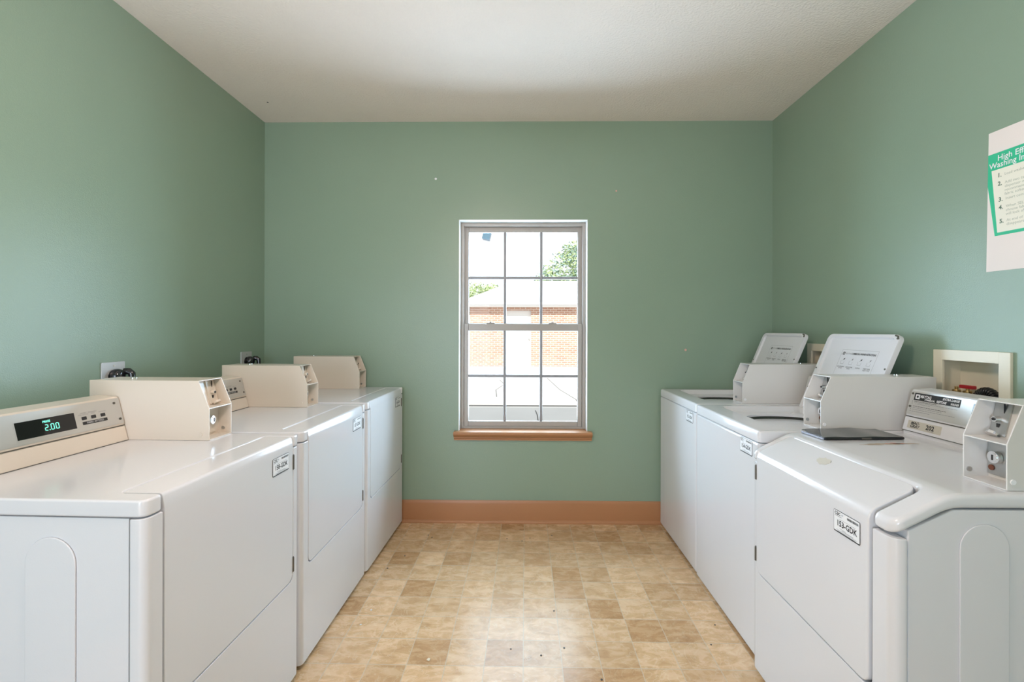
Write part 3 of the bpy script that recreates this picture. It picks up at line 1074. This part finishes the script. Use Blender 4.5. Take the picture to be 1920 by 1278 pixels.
# ------------------------------------------------------------------ slant-front washer nearest the camera
def make_slant_washer(label, loc, rz):
    w, d, h = 0.680, 0.685, 0.918
    root = thing('washing_machine', label, 'washing machine', loc, rz, 'coin-operated washers along the right wall')
    ys0, zs0 = 0.138, 0.848

    def zc(y):
        return zs0 + (h - zs0) * min(max(y, 0) / ys0, 1.0)
    ct = 0.036
    # side body
    b = MB()
    b.prism([(0.037, 0.02), (d, 0.02), (d, h - ct - 0.003), (ys0 + 0.006, h - ct - 0.003), (0.037, zc(0.037) - ct - 0.003)], 'x', 0.003, w - 0.003, bev=0.004)
    b.box(0.02, w - 0.02, 0.030, 0.05, 0.022, 0.80)
    body = b.build('cabinet', 'enamel', root)
    ar = arch(w - 0.003, 0.158, 0.276, 0.846, 0.10, 1)
    ar.build('side_emboss', 'enamel', body)
    n0, n1 = 0.034, w - 0.068
    zf = zs0 - ct - 0.004
    pts = [(0, 0.02), (w, 0.02), (w, zf), (n1, zf), (n1, 0.392), (n0, 0.392), (n0, zf), (0, zf)]
    U = rpoly(pts, [0, 0, 0, 0.004, 0.030, 0.030, 0.004, 0], 6)
    b = MB()
    b.prism(U, 'y', 0.0, 0.034, bev=0.003, seg=2, pre=[(
        lambda e: abs(e.verts[0].co.y) < 1e-6 and abs(e.verts[1].co.y) < 1e-6 and
        abs(e.verts[0].co.x - e.verts[1].co.x) < 1e-6 and (e.verts[0].co.x < 1e-4 or e.verts[0].co.x > w - 1e-4), 0.026, 6)], ang=0.9)
    b.build('front_panel', 'enamel', root)
    # cap: flat top that slopes down at the front, notched for the door
    pts = [(0, 0), (n0, 0), (n0, 0.128), (n1, 0.128), (n1, 0), (w, 0), (w, d), (0, d)]
    T = rpoly(pts, [0.016, 0.014, 0.024, 0.024, 0.014, 0.030, 0.012, 0.012], 6)
    fold = 0.030

    def warp(co):
        y = co.y
        s_ = (h - zs0) / ys0
        if y <= ys0 - fold:
            dz = s_ * (y - ys0)
        elif y >= ys0 + fold:
            dz = 0.0
        else:
            dz = -s_ * (ys0 + fold - y) ** 2 / (4 * fold)
        return Vector((co.x, co.y, co.z + dz))
    b = MB()
    b.prism(T, 'z', h - ct, h, bev=0.0125, seg=4, ang=0.9, warp=warp,
            cuts=[((0, ys0 + fold * k / 4, 0), (0, 1, 0)) for k in range(-4, 5)] + [((0.2, 0, 0), (1, 0, 0)), ((0.45, 0, 0), (1, 0, 0))])
    b.build('top_panel', 'enamel', root, smooth=50)
    # door: slanted top and flat front in one bent slab
    sl = (h - zs0) / ys0
    o = 0.004
    prof = [(0.1225, zc(0.1225) + 0.000), (0.012, zc(0.012) + 0.001), (0.001, zs0 - 0.006), (-o, zs0 - 0.020), (-o, 0.398), (0.026, 0.398), (0.026, zs0 - 0.03), (0.1225, zc(0.1225) - 0.026)]
    x0, x1 = n0 + 0.003, n1 - 0.008
    b = MB()
    b.prism(prof, 'x', x0, x1, bev=0.004, seg=3, ang=0.6, pre=[
        (lambda e: abs(e.verts[0].co.z - 0.398) < 1e-5 and abs(e.verts[1].co.z - 0.398) < 1e-5 and abs(e.verts[0].co.x - e.verts[1].co.x) < 1e-6, 0.028, 5),
        (lambda e: abs(e.verts[0].co.y - 0.1225) < 1e-5 and abs(e.verts[1].co.y - 0.1225) < 1e-5 and abs(e.verts[0].co.x - e.verts[1].co.x) < 1e-6 and e.verts[0].co.z > 0.8, 0.022, 5)])
    door = b.build('door', 'enamel', root)
    for z in (0.772, 0.463):
        b = MB()
        b.box(n0 - 0.003, x0 + 0.001, -0.006, 0.008, z - 0.028, z + 0.028, bev=0.001)
        b.cyl((n0 + 0.001, -0.0055, z - 0.026), (n0 + 0.001, -0.0055, z + 0.026), 0.003, seg=8)
        b.build('hinge', 'hinge', door)
    for z in (0.80, 0.755, 0.715, 0.60, 0.47, 0.44):
        b = MB()
        b.cyl((x1 - 0.001, 0.012, z), (x1 + 0.0012, 0.012, z), 0.0032, seg=10)
        b.build('door_screw', 'hinge', door)
    sticker(door, 0.475, 0.805, '153-GDK', y=-o - 0.0012)
    # left-over tape on the sloping face
    ft = frame_mat((0, 0.0, zs0 + 0.0012), (1, 0, 0), (0, ys0, h - zs0))
    b = MB()
    rnd = random.Random(3)
    ptsr = []
    for k in range(22):
        a = 2 * PI * k / 22
        r = 0.75 + 0.35 * rnd.random()
        ptsr.append((0.300 + 0.030 * r * math.cos(a), 0.090 + 0.018 * r * math.sin(a), 0.0))
    b.prism([(p[0], p[1]) for p in ptsr], 'z', -0.0006, 0.0006, mat=ft)
    b.build('tape_residue', 'residue', door, smooth=0, label='torn grey tape left on the slanted door')
    # stains on the flat top
    b = MB()
    for (cx_, cy_, rx, ry, m) in ((0.185, 0.375, 0.075, 0.012, 0), (0.178, 0.445, 0.05, 0.009, 0), (0.196, 0.310, 0.04, 0.008, 0), (0.172, 0.405, 0.014, 0.005, 1),
                                  (0.180, 0.430, 0.010, 0.004, 1), (0.176, 0.380, 0.010, 0.004, 1)):
        pp = []
        for k in range(16):
            a = 2 * PI * k / 16
            r = 0.55 + 0.6 * rnd.random()
            pp.append((cx_ + ry * r * math.cos(a), cy_ + rx * r * math.sin(a), h + 0.0003 + m * 0.0003))
        b.poly(pp, m)
    b.build('top_stain', ['stain', 'redstain'], root, smooth=0, label='brown and red stains on the top')
    # console with printed face plate
    con, fm, fa = console(root, 0.0, w - 0.132, h + 0.013, 'enamel', yf=0.574, plinth=0.013)
    cw = w - 0.132
    b = MB()
    b.prism(rrect(0.002, cw - 0.002, 0.001, 0.092, 0.003), 'z', 0.0, 0.0014, mat=fm)
    b.build('face_plate', 'plate', con, smooth=30)
    z = 0.0018
    b = MB()
    b.rect(0.020, 0.205, 0.058, 0.086, fm, 0, z)
    b.prism(rrect(0.026, 0.044, 0.063, 0.081, 0.002), 'z', z, z + 0.0003, m=1, mat=fm)
    b.rect(0.031, 0.039, 0.068, 0.076, fm, 0, z + 0.0006)
    b.text('MAYTAG', 0.0155, fm @ Matrix.Translation((0.047, 0.0695, z + 0.0004)), 1, bold=0.0005, xs=0.72)
    b.text('EXTRA LARGE', 0.0110, fm @ Matrix.Translation((0.200, 0.0745, z + 0.0004)), 1, 'RIGHT', bold=0.0005, xs=0.9, shear=0.2)
    b.text('COMMERCIAL', 0.0095, fm @ Matrix.Translation((0.066, 0.0615, z + 0.0004)), 1, bold=0.0003, shear=0.2, xs=0.72)
    b.text('NEPTUNE', 0.0125, fm @ Matrix.Translation((0.115, 0.0612, z + 0.0004)), 1, bold=0.0005, shear=0.3, xs=0.70)
    b.text('WASHER', 0.0110, fm @ Matrix.Translation((0.201, 0.0612, z + 0.0004)), 1, 'RIGHT', bold=0.0003, shear=0.2, xs=0.70)
    rows = [(0.024, 0.118, 0.0525), (0.024, 0.200, 0.0480), (0.030, 0.095, 0.0430), (0.024, 0.160, 0.0340), (0.024, 0.145, 0.0280), (0.024, 0.196, 0.0215), (0.024, 0.100, 0.0140)]
    for k, (a, c, y) in enumerate(rows):
        x = a
        while x < c:
            q = rnd.uniform(0.006, 0.016)
            b.rect(x, min(x + q, c), y, y + 0.0016, fm, 0 if k in (0, 3) else 2, z)
            x += q + 0.0015
        b.rect(0.016, 0.0185, y, y + 0.002, fm, 0, z)
    b.build('printed_legend', ['ink', 'paper', 'greyink'], con, smooth=0)
    b = MB()
    b.prism(rrect(0.250, 0.400, 0.016, 0.080, 0.003), 'z', 0.0012, 0.0022, mat=fm)
    b.build('display', 'glass_black', con, smooth=0)
    for (x, y) in ((0.011, 0.082), (0.011, 0.032)):
        b = MB()
        b.cyl(fm @ Vector((x, y, 0.001)), fm @ Vector((x, y, 0.0032)), 0.0042, seg=12)
        b.build('screw', 'hinge', con)
    b = MB()
    b.prism(rrect(0.020, 0.160, 0.012, 0.042, 0.002), 'z', 0.0, 0.0010, m=0, mat=fa)
    b.text('MAC-\nGRAY', 0.0150, fa @ Matrix.Translation((0.052, 0.0285, 0.0014)), 1, 'CENTER', bold=0.0005, xs=1.0, shear=0.25, spacing=0.80)
    b.text('202', 0.0235, fa @ Matrix.Translation((0.116, 0.0205, 0.0014)), 1, 'CENTER', bold=0.0007, xs=0.95)
    b.text('WASHER', 0.0065, fa @ Matrix.Translation((0.119, 0.0145, 0.0014)), 2, 'CENTER')
    b.build('number_plate', ['platetan', 'ink', 'greyink'], con, smooth=0, label='tan plate numbered 202')
    coin_box(root, w - 0.138, w - 0.024, 0.294, 0.70, h + 0.0005, 'boxwhite', 'w')
    feet(root, w, d, 0.02)
    return root


make_slant_washer('slant-front washer nearest the camera, with a black folder lying on top', (0.895, 1.800, 0), -PI / 2)

# ------------------------------------------------------------------ black folder on the slant-front washer
fo = thing('folder', 'black folder lying on the top of the slant-front washer, against a coin box', 'folder', (1.232, 1.735, 0.9186), math.radians(3))
b = MB()
b.box(-0.150, 0.145, -0.062, 0.060, 0.0, 0.0035, bev=0.001)
b.build('back_cover', 'coveredge', fo)
b = MB()
b.box(-0.140, 0.130, -0.056, 0.058, 0.0035, 0.0085, bev=0.001)
b.build('pages', ['paper'], fo)
b = MB()
t = bmesh.new()
nx_, ny_ = 14, 5
g = [[t.verts.new((-0.152 + 0.292 * i / nx_, -0.063 + 0.124 * j / ny_,
                   0.0085 + 0.006 * (j / ny_) * math.sin(PI * (0.1 + 0.8 * i / nx_)) + 0.0015 * math.sin(i * 0.9))) for j in range(ny_ + 1)] for i in range(nx_ + 1)]
for i in range(nx_):
    for j in range(ny_):
        t.faces.new([g[i][j], g[i + 1][j], g[i + 1][j + 1], g[i][j + 1]])
r_ = bmesh.ops.extrude_face_region(t, geom=t.faces[:])
bmesh.ops.translate(t, verts=[v for v in r_['geom'] if isinstance(v, bmesh.types.BMVert)], vec=(0, 0, 0.0022))
b._add(t)
b.build('front_cover', 'cover', fo, smooth=60, wn=False)
b = MB()
b.tube([(-0.150, -0.064, 0.006), (0.0, -0.0645, 0.0065), (0.141, -0.064, 0.006)], 0.0042, seg=8)
b.box(-0.018, 0.018, -0.069, -0.064, 0.003, 0.009, m=1)
b.build('spine', ['coveredge', 'hinge'], fo)
b = MB()
b.box(-0.156, -0.150, -0.060, 0.058, 0.001, 0.0075, bev=0.001)
b.build('edge_highlight', 'blue', fo)  # bluish highlight along the folder's left edge, put into the colour

# ------------------------------------------------------------------ outlets and plugs on the left wall
OUT_Z = 1.112


def outlet(y, label):
    o = thing('wall_outlet', label, 'outlet', (XL, y, OUT_Z), 0, 'appliance outlets on the left wall')
    b = MB()
    b.prism(rrect(-0.057, 0.057, -0.057, 0.057, 0.004), 'x', 0.0005, 0.006, bev=0.0015)
    b.build('cover_plate', 'outletplate', o)
    b = MB()
    b.cyl((0.005, 0.0, -0.004), (0.0085, 0.0, -0.004), 0.027, seg=28)
    b.build('receptacle', 'blackplastic', o)
    for q in (-0.041, 0.041):
        b = MB()
        b.cyl((0.005, 0, q), (0.0075, 0, q), 0.0035, seg=12)
        b.build('screw', 'chrome', o)


def plug(y, label):
    o = thing('power_plug', label, 'plug', (XL + 0.0088, y, OUT_Z), 0, 'black appliance plugs on the left wall')
    b = MB()
    prof = [(0.030, 0.0), (0.031, 0.010), (0.029, 0.022), (0.022, 0.030), (0.012, 0.034)]
    prev = None
    t = bmesh.new()
    rs = []
    for r, x in prof:
        rs.append([t.verts.new((x, r * 0.95 * math.cos(2 * PI * k / 24), -0.004 + r * math.sin(2 * PI * k / 24))) for k in range(24)])
    for p, q in zip(rs, rs[1:]):
        bridge(t, p, q)
    t.faces.new(rs[-1])
    t.faces.new(rs[0][::-1])
    b._add(t)
    b.build('plug_body', 'blackplastic', o, smooth=50)
    b = MB()
    b.tube([(0.018, 0.024, 0.014), (0.034, 0.030, 0.014), (0.048, 0.030, 0.004), (0.052, 0.028, -0.03), (0.05, 0.025, -0.12), (0.04, 0.02, -0.28)],
           [0.015, 0.0155, 0.014, 0.011, 0.009, 0.009], seg=12)
    b.build('cord', 'blackplastic', o, smooth=60)


outlet(1.968, 'grey outlet plate behind the coin box of the nearest dryer')
outlet(2.928, 'grey outlet plate near the far left corner, over the middle dryer\'s coin box')
plug(1.972, 'black plug and cord behind the coin box of the nearest dryer')
plug(2.944, 'black plug and cord near the far left corner')

# ------------------------------------------------------------------ recessed supply boxes on the right wall
def supply_box(y0, y1, label):
    yc, zc_ = (y0 + y1) / 2, 0.99
    o = thing('supply_box', label, 'washer outlet box', (XR, yc, zc_), 0, 'washer supply boxes in the right wall')
    hw, hh = (y1 - y0) / 2, BZ1 - BZ0
    b = MB()
    fo_, fi = 0.011, 0.029
    z0, z1 = -0.018, hh + 0.012
    for q in ((-hw - fo_, -hw + fi, z0, z1), (hw - fi, hw + fo_, z0, z1)):
        b.box(-0.012, -0.0005, q[0], q[1], q[2], q[3], bev=0.002)
    for q in ((z0, 0.014), (hh - fi, z1)):
        b.box(-0.0118, -0.0005, -hw + fi - 0.001, hw - fi + 0.001, q[0], q[1], bev=0.001)
    b.build('frame', 'ivory', o)
    b = MB()
    t_ = 0.003
    e = 0.0015
    b.box(0.085, 0.088, -hw + e, hw - e, e, hh - e)
    b.box(-0.004, 0.085, -hw + e, -hw + e + t_, e, hh - e)
    b.box(-0.004, 0.085, hw - e - t_, hw - e, e, hh - e)
    b.box(-0.004, 0.085, -hw + e, hw - e, hh - e - t_, hh - e)
    b.box(-0.004, 0.085, -hw + e, hw - e, e, e + t_)
    b.build('recess', 'ivory', o, smooth=0)
    for yy, mt in ((0.062, 'red'), (0.108, 'brass')):
        b = MB()
        b.cyl((0.045, yy, 0.004), (0.045, yy, 0.088), 0.013, seg=18, m=1, bev=0.002)
        b.cyl((0.045, yy, 0.060), (0.0, yy, 0.060), 0.011, seg=16, m=1)
        b.cyl((0.045, yy, 0.088), (0.045, yy, 0.100), 0.006, seg=10, m=1)
        if mt == 'red':
            b.box(0.036, 0.054, yy - 0.028, yy + 0.028, 0.096, 0.110, m=0, bev=0.003)
        b.build('valve', [mt, 'brass'], o)
    return o


supply_box(*BOXES[0], 'ivory recessed supply box above the nearest washer, red valve and hose inside')
supply_box(*BOXES[1], 'ivory recessed supply box half hidden behind the middle washer\'s raised lid')
# corrugated drain hose arching in the nearer box
b = MB()
pts, rad = [], []
nseg = 190
for k in range(nseg + 1):
    u = k / nseg
    a = PI * (1.0 - u)
    yy = 1.652 + 0.042 * math.cos(a)
    zz = 1.040 + 0.052 * math.sin(a)
    if u < 0.08:
        pass
    pts.append((1.735, 1.740 + 0.034 * math.cos(a), 1.047 + 0.036 * math.sin(a)))
    rad.append(0.0165 + 0.0026 * math.sin(u * 2 * PI * 15))
b.tube(pts, rad, seg=16)
hose = b.build('drain_hose', 'rubber', smooth=70, wn=False)
tag(hose, 'black corrugated drain hose looping in the nearer supply box', 'hose')

# ------------------------------------------------------------------ poster on the right wall
pm = Matrix.Translation((XR - 0.0015, 1.700, 1.526)) @ Matrix.Rotation(math.radians(0.92), 4, 'X') @ frame_mat((0, 0, 0), (0, -1, 0), (0, 0, 1))
b = MB()
PW, PH = 0.42, 0.500
b.prism([(0, 0), (PW, 0), (PW, PH), (0, PH)], 'z', -0.0004, 0.0004, m=0, mat=pm)
z = 0.0007
b.poly([(0.000, 0.421, z), (0.0, 0.309, z), (0.028, 0.125, z), (0.392, 0.125, z), (0.42, 0.309, z), (0.42, 0.421, z)], 1, pm)
b.poly([(0.0130, 0.361, z + 0.0003), (0.0370, 0.136, z + 0.0003), (0.383, 0.136, z + 0.0003), (0.407, 0.361, z + 0.0003)], 2, pm)
b.text('High Efficiency', 0.0285, pm @ Matrix.Translation((0.033, 0.3915, z + 0.0006)), 3, bold=0.0003, xs=0.95)
b.text('Washing Instructions', 0.0285, pm @ Matrix.Translation((0.005, 0.3680, z + 0.0006)), 3, bold=0.0003, xs=0.92)
items = [(0.332, '1.', 'Load washer and close door.'),
         (0.302, '2.', 'Add two tablespoons of detergent\ndispenser on top of washer. Use\nrecommended amount of liquid\nfabric softener.'),
         (0.245, '3.', 'Insert coins or card.'),
         (0.217, '4.', 'When SELECT CYCLE appears,\nchoose fabric setting. Door\nwill lock after start.'),
         (0.168, '5.', 'At end of cycle the door light\ndisappears. Unload washer.')]
for k, (y, n_, tx) in enumerate(items):
    dx = 0.034 + (0.332 - y) * 0.06
    b.text(n_, 0.0205, pm @ Matrix.Translation((dx, y, z + 0.0006)), 4, bold=0.0006)
    b.text(tx, 0.0135, pm @ Matrix.Translation((dx + 0.024, y + 0.002, z + 0.0006)), 5)
po = b.build('poster', ['paperwarm', 'postergreen', 'postercream', 'paper', 'posterink', 'posterpale'], smooth=0)
tag(po, 'white and green washing instructions poster on the right wall', 'poster')

# ------------------------------------------------------------------ litter on the floor
def chip(x, y, r, seed, label, mat='chip'):
    rnd = random.Random(seed)
    b_ = MB()
    b_.prism([(x + r * (0.7 + 0.5 * rnd.random()) * math.cos(2 * PI * k / 9), y + r * (0.7 + 0.5 * rnd.random()) * math.sin(2 * PI * k / 9)) for k in range(9)],
             'z', 0.0003, r * 0.5, bev=r * 0.18, seg=2)
    o = b_.build('crumb', mat)
    tag(o, label, 'crumb', 'crumbs on the tile floor')
    return o


chip(-0.370, 1.822, 0.0085, 1, 'cream crumb on the tiles in the lower middle of the aisle')
chip(-0.705, 2.142, 0.005, 2, 'white speck beside the middle dryer, farther of two', 'paper')
chip(-0.716, 2.035, 0.005, 3, 'white speck beside the middle dryer, nearer of two', 'paper')
rnd = random.Random(11)
for k, (x, y) in enumerate(((-0.60, 2.93), (-0.57, 2.90), (-0.74, 2.52), (-0.68, 2.66), (0.078, 1.855), (0.175, 1.90), (-0.045, 1.89), (0.05, 2.9), (0.0, 2.86),
                            (0.19, 2.94), (-0.095, 2.89), (0.86, 2.06), (0.79, 1.93), (0.30, 1.73), (0.15, 2.15))):
    b = MB()
    b.cyl((x, y, 0.0), (x, y, 0.0018), 0.0032 + 0.0015 * rnd.random(), seg=7)
    o = b.build('grit', 'dark')
    tag(o, 'tiny dark speck of grit on the tile floor', 'grit', 'dark grit on the floor')

# ------------------------------------------------------------------ globe lamp added out of view to brighten walls and ceiling
cf = thing('added_globe_lamp', 'added white globe lamp over the aisle, out of view, lighting the room', 'lamp', (-0.30, 0.82, ZC), 0)
b = MB()
b.cyl((0, 0, -0.001), (0, 0, -0.03), 0.07, seg=28, bev=0.004)
b.cyl((0, 0, -0.03), (0, 0, -0.44), 0.012, seg=14)
b.build('stem', 'whitepaint', cf)
b = MB()
t = bmesh.new()
bmesh.ops.create_uvsphere(t, u_segments=32, v_segments=16, radius=0.12)
b._add(t, 0, Matrix.Translation((0, 0, -0.55)))
b.build('globe', 'diffuser', cf)
b = MB()
t = bmesh.new()
rs = [ring(t, [(r * math.cos(2 * PI * k / 40), r * math.sin(2 * PI * k / 40)) for k in range(40)], z)
      for r, z in ((0.02, -0.405), (0.27, -0.430), (0.275, -0.434), (0.27, -0.436), (0.02, -0.411))]
for p, q in zip(rs, rs[1:]):
    bridge(t, p, q)
b._add(t)
b.build('shade', 'whitepaint', cf, smooth=40)  # unseen disc added to hold direct lamp light off the ceiling

# ------------------------------------------------------------------ outside the window
b = MB()
b.box(-40, 40, 3.3, 60, -0.3, -0.04)
gr = struct('ground_outside', b, 'concrete', smooth=0)
b = MB()
b.box(-40, 40, -40, -2.36, -0.3, -0.04)
struct('ground_front', b, 'concrete', smooth=0)
b = MB()
b.box(-12, 12, 8.28, 8.40, -0.04, 0.02)
b.box(-12, 12, 8.14, 8.28, -0.04, -0.034, m=1)
b.build('kerb', ['concrete', 'crack'], gr, smooth=0)
def crack(pts, r):
    b_ = MB()
    for (a, c) in zip(pts, pts[1:]):
        dx, dy = c[0] - a[0], c[1] - a[1]
        l = math.hypot(dx, dy)
        nx, ny = -dy / l * r, dx / l * r
        b_.poly([(a[0] - nx, a[1] - ny, -0.038), (c[0] - nx, c[1] - ny, -0.038), (c[0] + nx, c[1] + ny, -0.038), (a[0] + nx, a[1] + ny, -0.038)])
    b_.build('ground_crack', 'crack', gr, smooth=0)


crack([(0.22, 7.75), (0.24, 7.3), (0.235, 6.9), (0.25, 6.3)], 0.008)
crack([(-0.62, 12.5), (-0.45, 11.5), (-0.60, 10.4), (-0.52, 9.3)], 0.008)
crack([(0.7, 13.0), (0.85, 10.5), (1.05, 9.0), (1.0, 8.42)], 0.008)

bl = thing('brick_building', 'low red brick building with a pale hip roof across the pavement', 'building', (0, 17.3, 0))
BX0, BX1 = -1.98, 14.0
b = MB()
dx0, dx1, dz = -0.70, 0.32, 2.06
b.box(BX0, dx0, 0, 0.25, -0.1, 2.20)
b.box(dx1, BX1, 0, 0.25, -0.1, 2.20)
b.box(dx0, dx1, 0, 0.25, dz, 2.20)
b.box(BX0, BX0 + 0.25, 0.25, 7, -0.1, 2.20)
b.build('wall', 'brick', bl, smooth=0)
b = MB()
for k in range(14):
    x = dx0 + 0.004 + k * (dx1 - dx0) / 14
    b.box(x, x + 0.060, -0.012, 0.01, dz - 0.002, dz + 0.125)
b.build('soldier_course', 'brick', bl, smooth=0)
b = MB()
b.box(dx0, dx1, 0.10, 0.16, -0.1, dz)
b.box(dx0 + 0.10, dx1 - 0.10, 0.085, 0.10, 0.15, 0.85, bev=0.005)
b.box(dx0 + 0.10, dx1 - 0.10, 0.085, 0.10, 1.0, 1.85, bev=0.005)
do = b.build('door', 'whitepaint', bl, smooth=30)
b = MB()
b.cyl((dx1 - 0.08, 0.02, 0.98), (dx1 - 0.08, 0.10, 0.98), 0.03, seg=12)
b.build('door_knob', 'steel', do)
b = MB()
ex0, ex1, ey0, ey1, ez = BX0 - 0.40, BX1 + 0.4, -0.40, 7.4, 2.33
rz_, ry_ = 3.55, 3.5
rx0_, rx1_ = -0.42, 12.0
A, Bq, C_, D_ = (ex0, ey0, ez), (ex1, ey0, ez), (ex1, ey1, ez), (ex0, ey1, ez)
R0, R1 = (rx0_, ry_, rz_), (rx1_, ry_, rz_)
for f in ((A, Bq, R1, R0), (C_, D_, R0, R1), (D_, A, R0), (Bq, C_, R1), (A, D_, C_, Bq)):
    b.poly(f)
b.build('roof', 'shingle', bl, smooth=0)
b = MB()
b.box(ex0, ex1, ey0 - 0.02, ey0 + 0.02, 2.19, 2.325)
b.box(ex0, ex1, ey0 + 0.02, 0.0, 2.19, 2.21)
b.box(ex0 - 0.02, ex0 + 0.02, ey0, ey1, 2.19, 2.325)
b.build('fascia', 'whitepaint', bl, smooth=0)
b = MB()
b.tube([(ex0, ey0 - 0.07, 2.30), (ex1, ey0 - 0.07, 2.30)], 0.055, seg=10)
b.build('gutter', 'whitepaint', bl)


def tree(loc, blobs, n, leaf, mat, label, seed, trunk):
    rnd_ = random.Random(seed)
    o = thing('tree', label, 'tree', loc)
    b_ = MB()
    b_.tube([(0, 0, -0.1), (0.05, 0, trunk * 0.5), (0, 0.05, trunk), (0.1, 0.1, trunk + 1.4)], [0.22, 0.18, 0.15, 0.06], seg=10)
    for k in range(6):
        a = k * 1.05
        b_.tube([(0, 0.05, trunk), (0.6 * math.cos(a), 0.6 * math.sin(a), trunk + 0.7), (1.3 * math.cos(a), 1.3 * math.sin(a), trunk + 1.3)], [0.09, 0.06, 0.02], seg=6)
    b_.build('trunk', 'bark', o)
    c = MB()
    for k in range(n):
        bx, by, bz, br = blobs[k % len(blobs)]
        u, v, w_ = rnd_.gauss(0, 1), rnd_.gauss(0, 1), rnd_.gauss(0, 1)
        l = math.sqrt(u * u + v * v + w_ * w_) or 1
        rr = br * (0.45 + 0.6 * rnd_.random())
        p = Vector((bx + u / l * rr, by + v / l * rr, bz + w_ / l * rr * 0.85))
        ax = Vector((rnd_.uniform(-1, 1), rnd_.uniform(-1, 1), rnd_.uniform(-0.6, 0.6))).normalized()
        sd = ax.orthogonal().normalized()
        sd = Matrix.Rotation(rnd_.uniform(0, 6.28), 3, ax) @ sd
        s = leaf * rnd_.uniform(0.6, 1.3)
        c.poly([p - ax * s, p + sd * s * 0.45, p + ax * s, p - sd * s * 0.45], rnd_.choice((0, 0, 1)))
    c.build('foliage', mat, o, smooth=0)


tree((2.4, 25.5, 0), [(0, 0, 4.6, 1.25), (-0.9, 0.3, 4.0, 0.9), (0.9, -0.2, 4.2, 1.0), (0.5, 0.3, 5.6, 0.8), (-0.4, -0.5, 3.6, 0.9), (0.9, 0.4, 3.4, 0.8), (-1.5, 0.4, 3.5, 0.6)],
     5200, 0.10, ['leaf', 'leafdark'], 'tall leafy tree rising behind the brick building on the right', 5, 2.4)
tree((-2.6, 26.0, 0), [(0, 0, 3.2, 1.0), (0.8, 0.2, 3.3, 0.75), (-0.9, 0.2, 3.0, 0.9), (0.3, 0.1, 2.5, 0.9), (-1.6, 0.2, 2.7, 0.7)],
     3600, 0.09, ['leaf', 'leaf'], 'light green tree behind the left end of the brick building', 6, 1.8)

fl = thing('outdoor_lamp', 'small tilted blue-grey lamp outside the top left window pane', 'lamp', (-0.283, 3.62, 2.052), 0)
b = MB()
b.prism(rrect(-0.030, 0.030, -0.032, 0.032, 0.006), 'y', -0.03, 0.03, bev=0.003, mat=Matrix.Rotation(math.radians(14), 4, 'Y'))
b.build('lamp_head', 'lampgrey', fl)
b = MB()
b.tube([(0.0, 0.0, 0.03), (0.0, -0.02, 0.14), (0.01, -0.15, 0.24), (0.01, -0.325, 0.24)], 0.008, seg=8)
b.cyl((0.01, -0.335, 0.24), (0.01, -0.315, 0.24), 0.03, seg=14)
b.build('lamp_arm', 'lampgrey', fl)
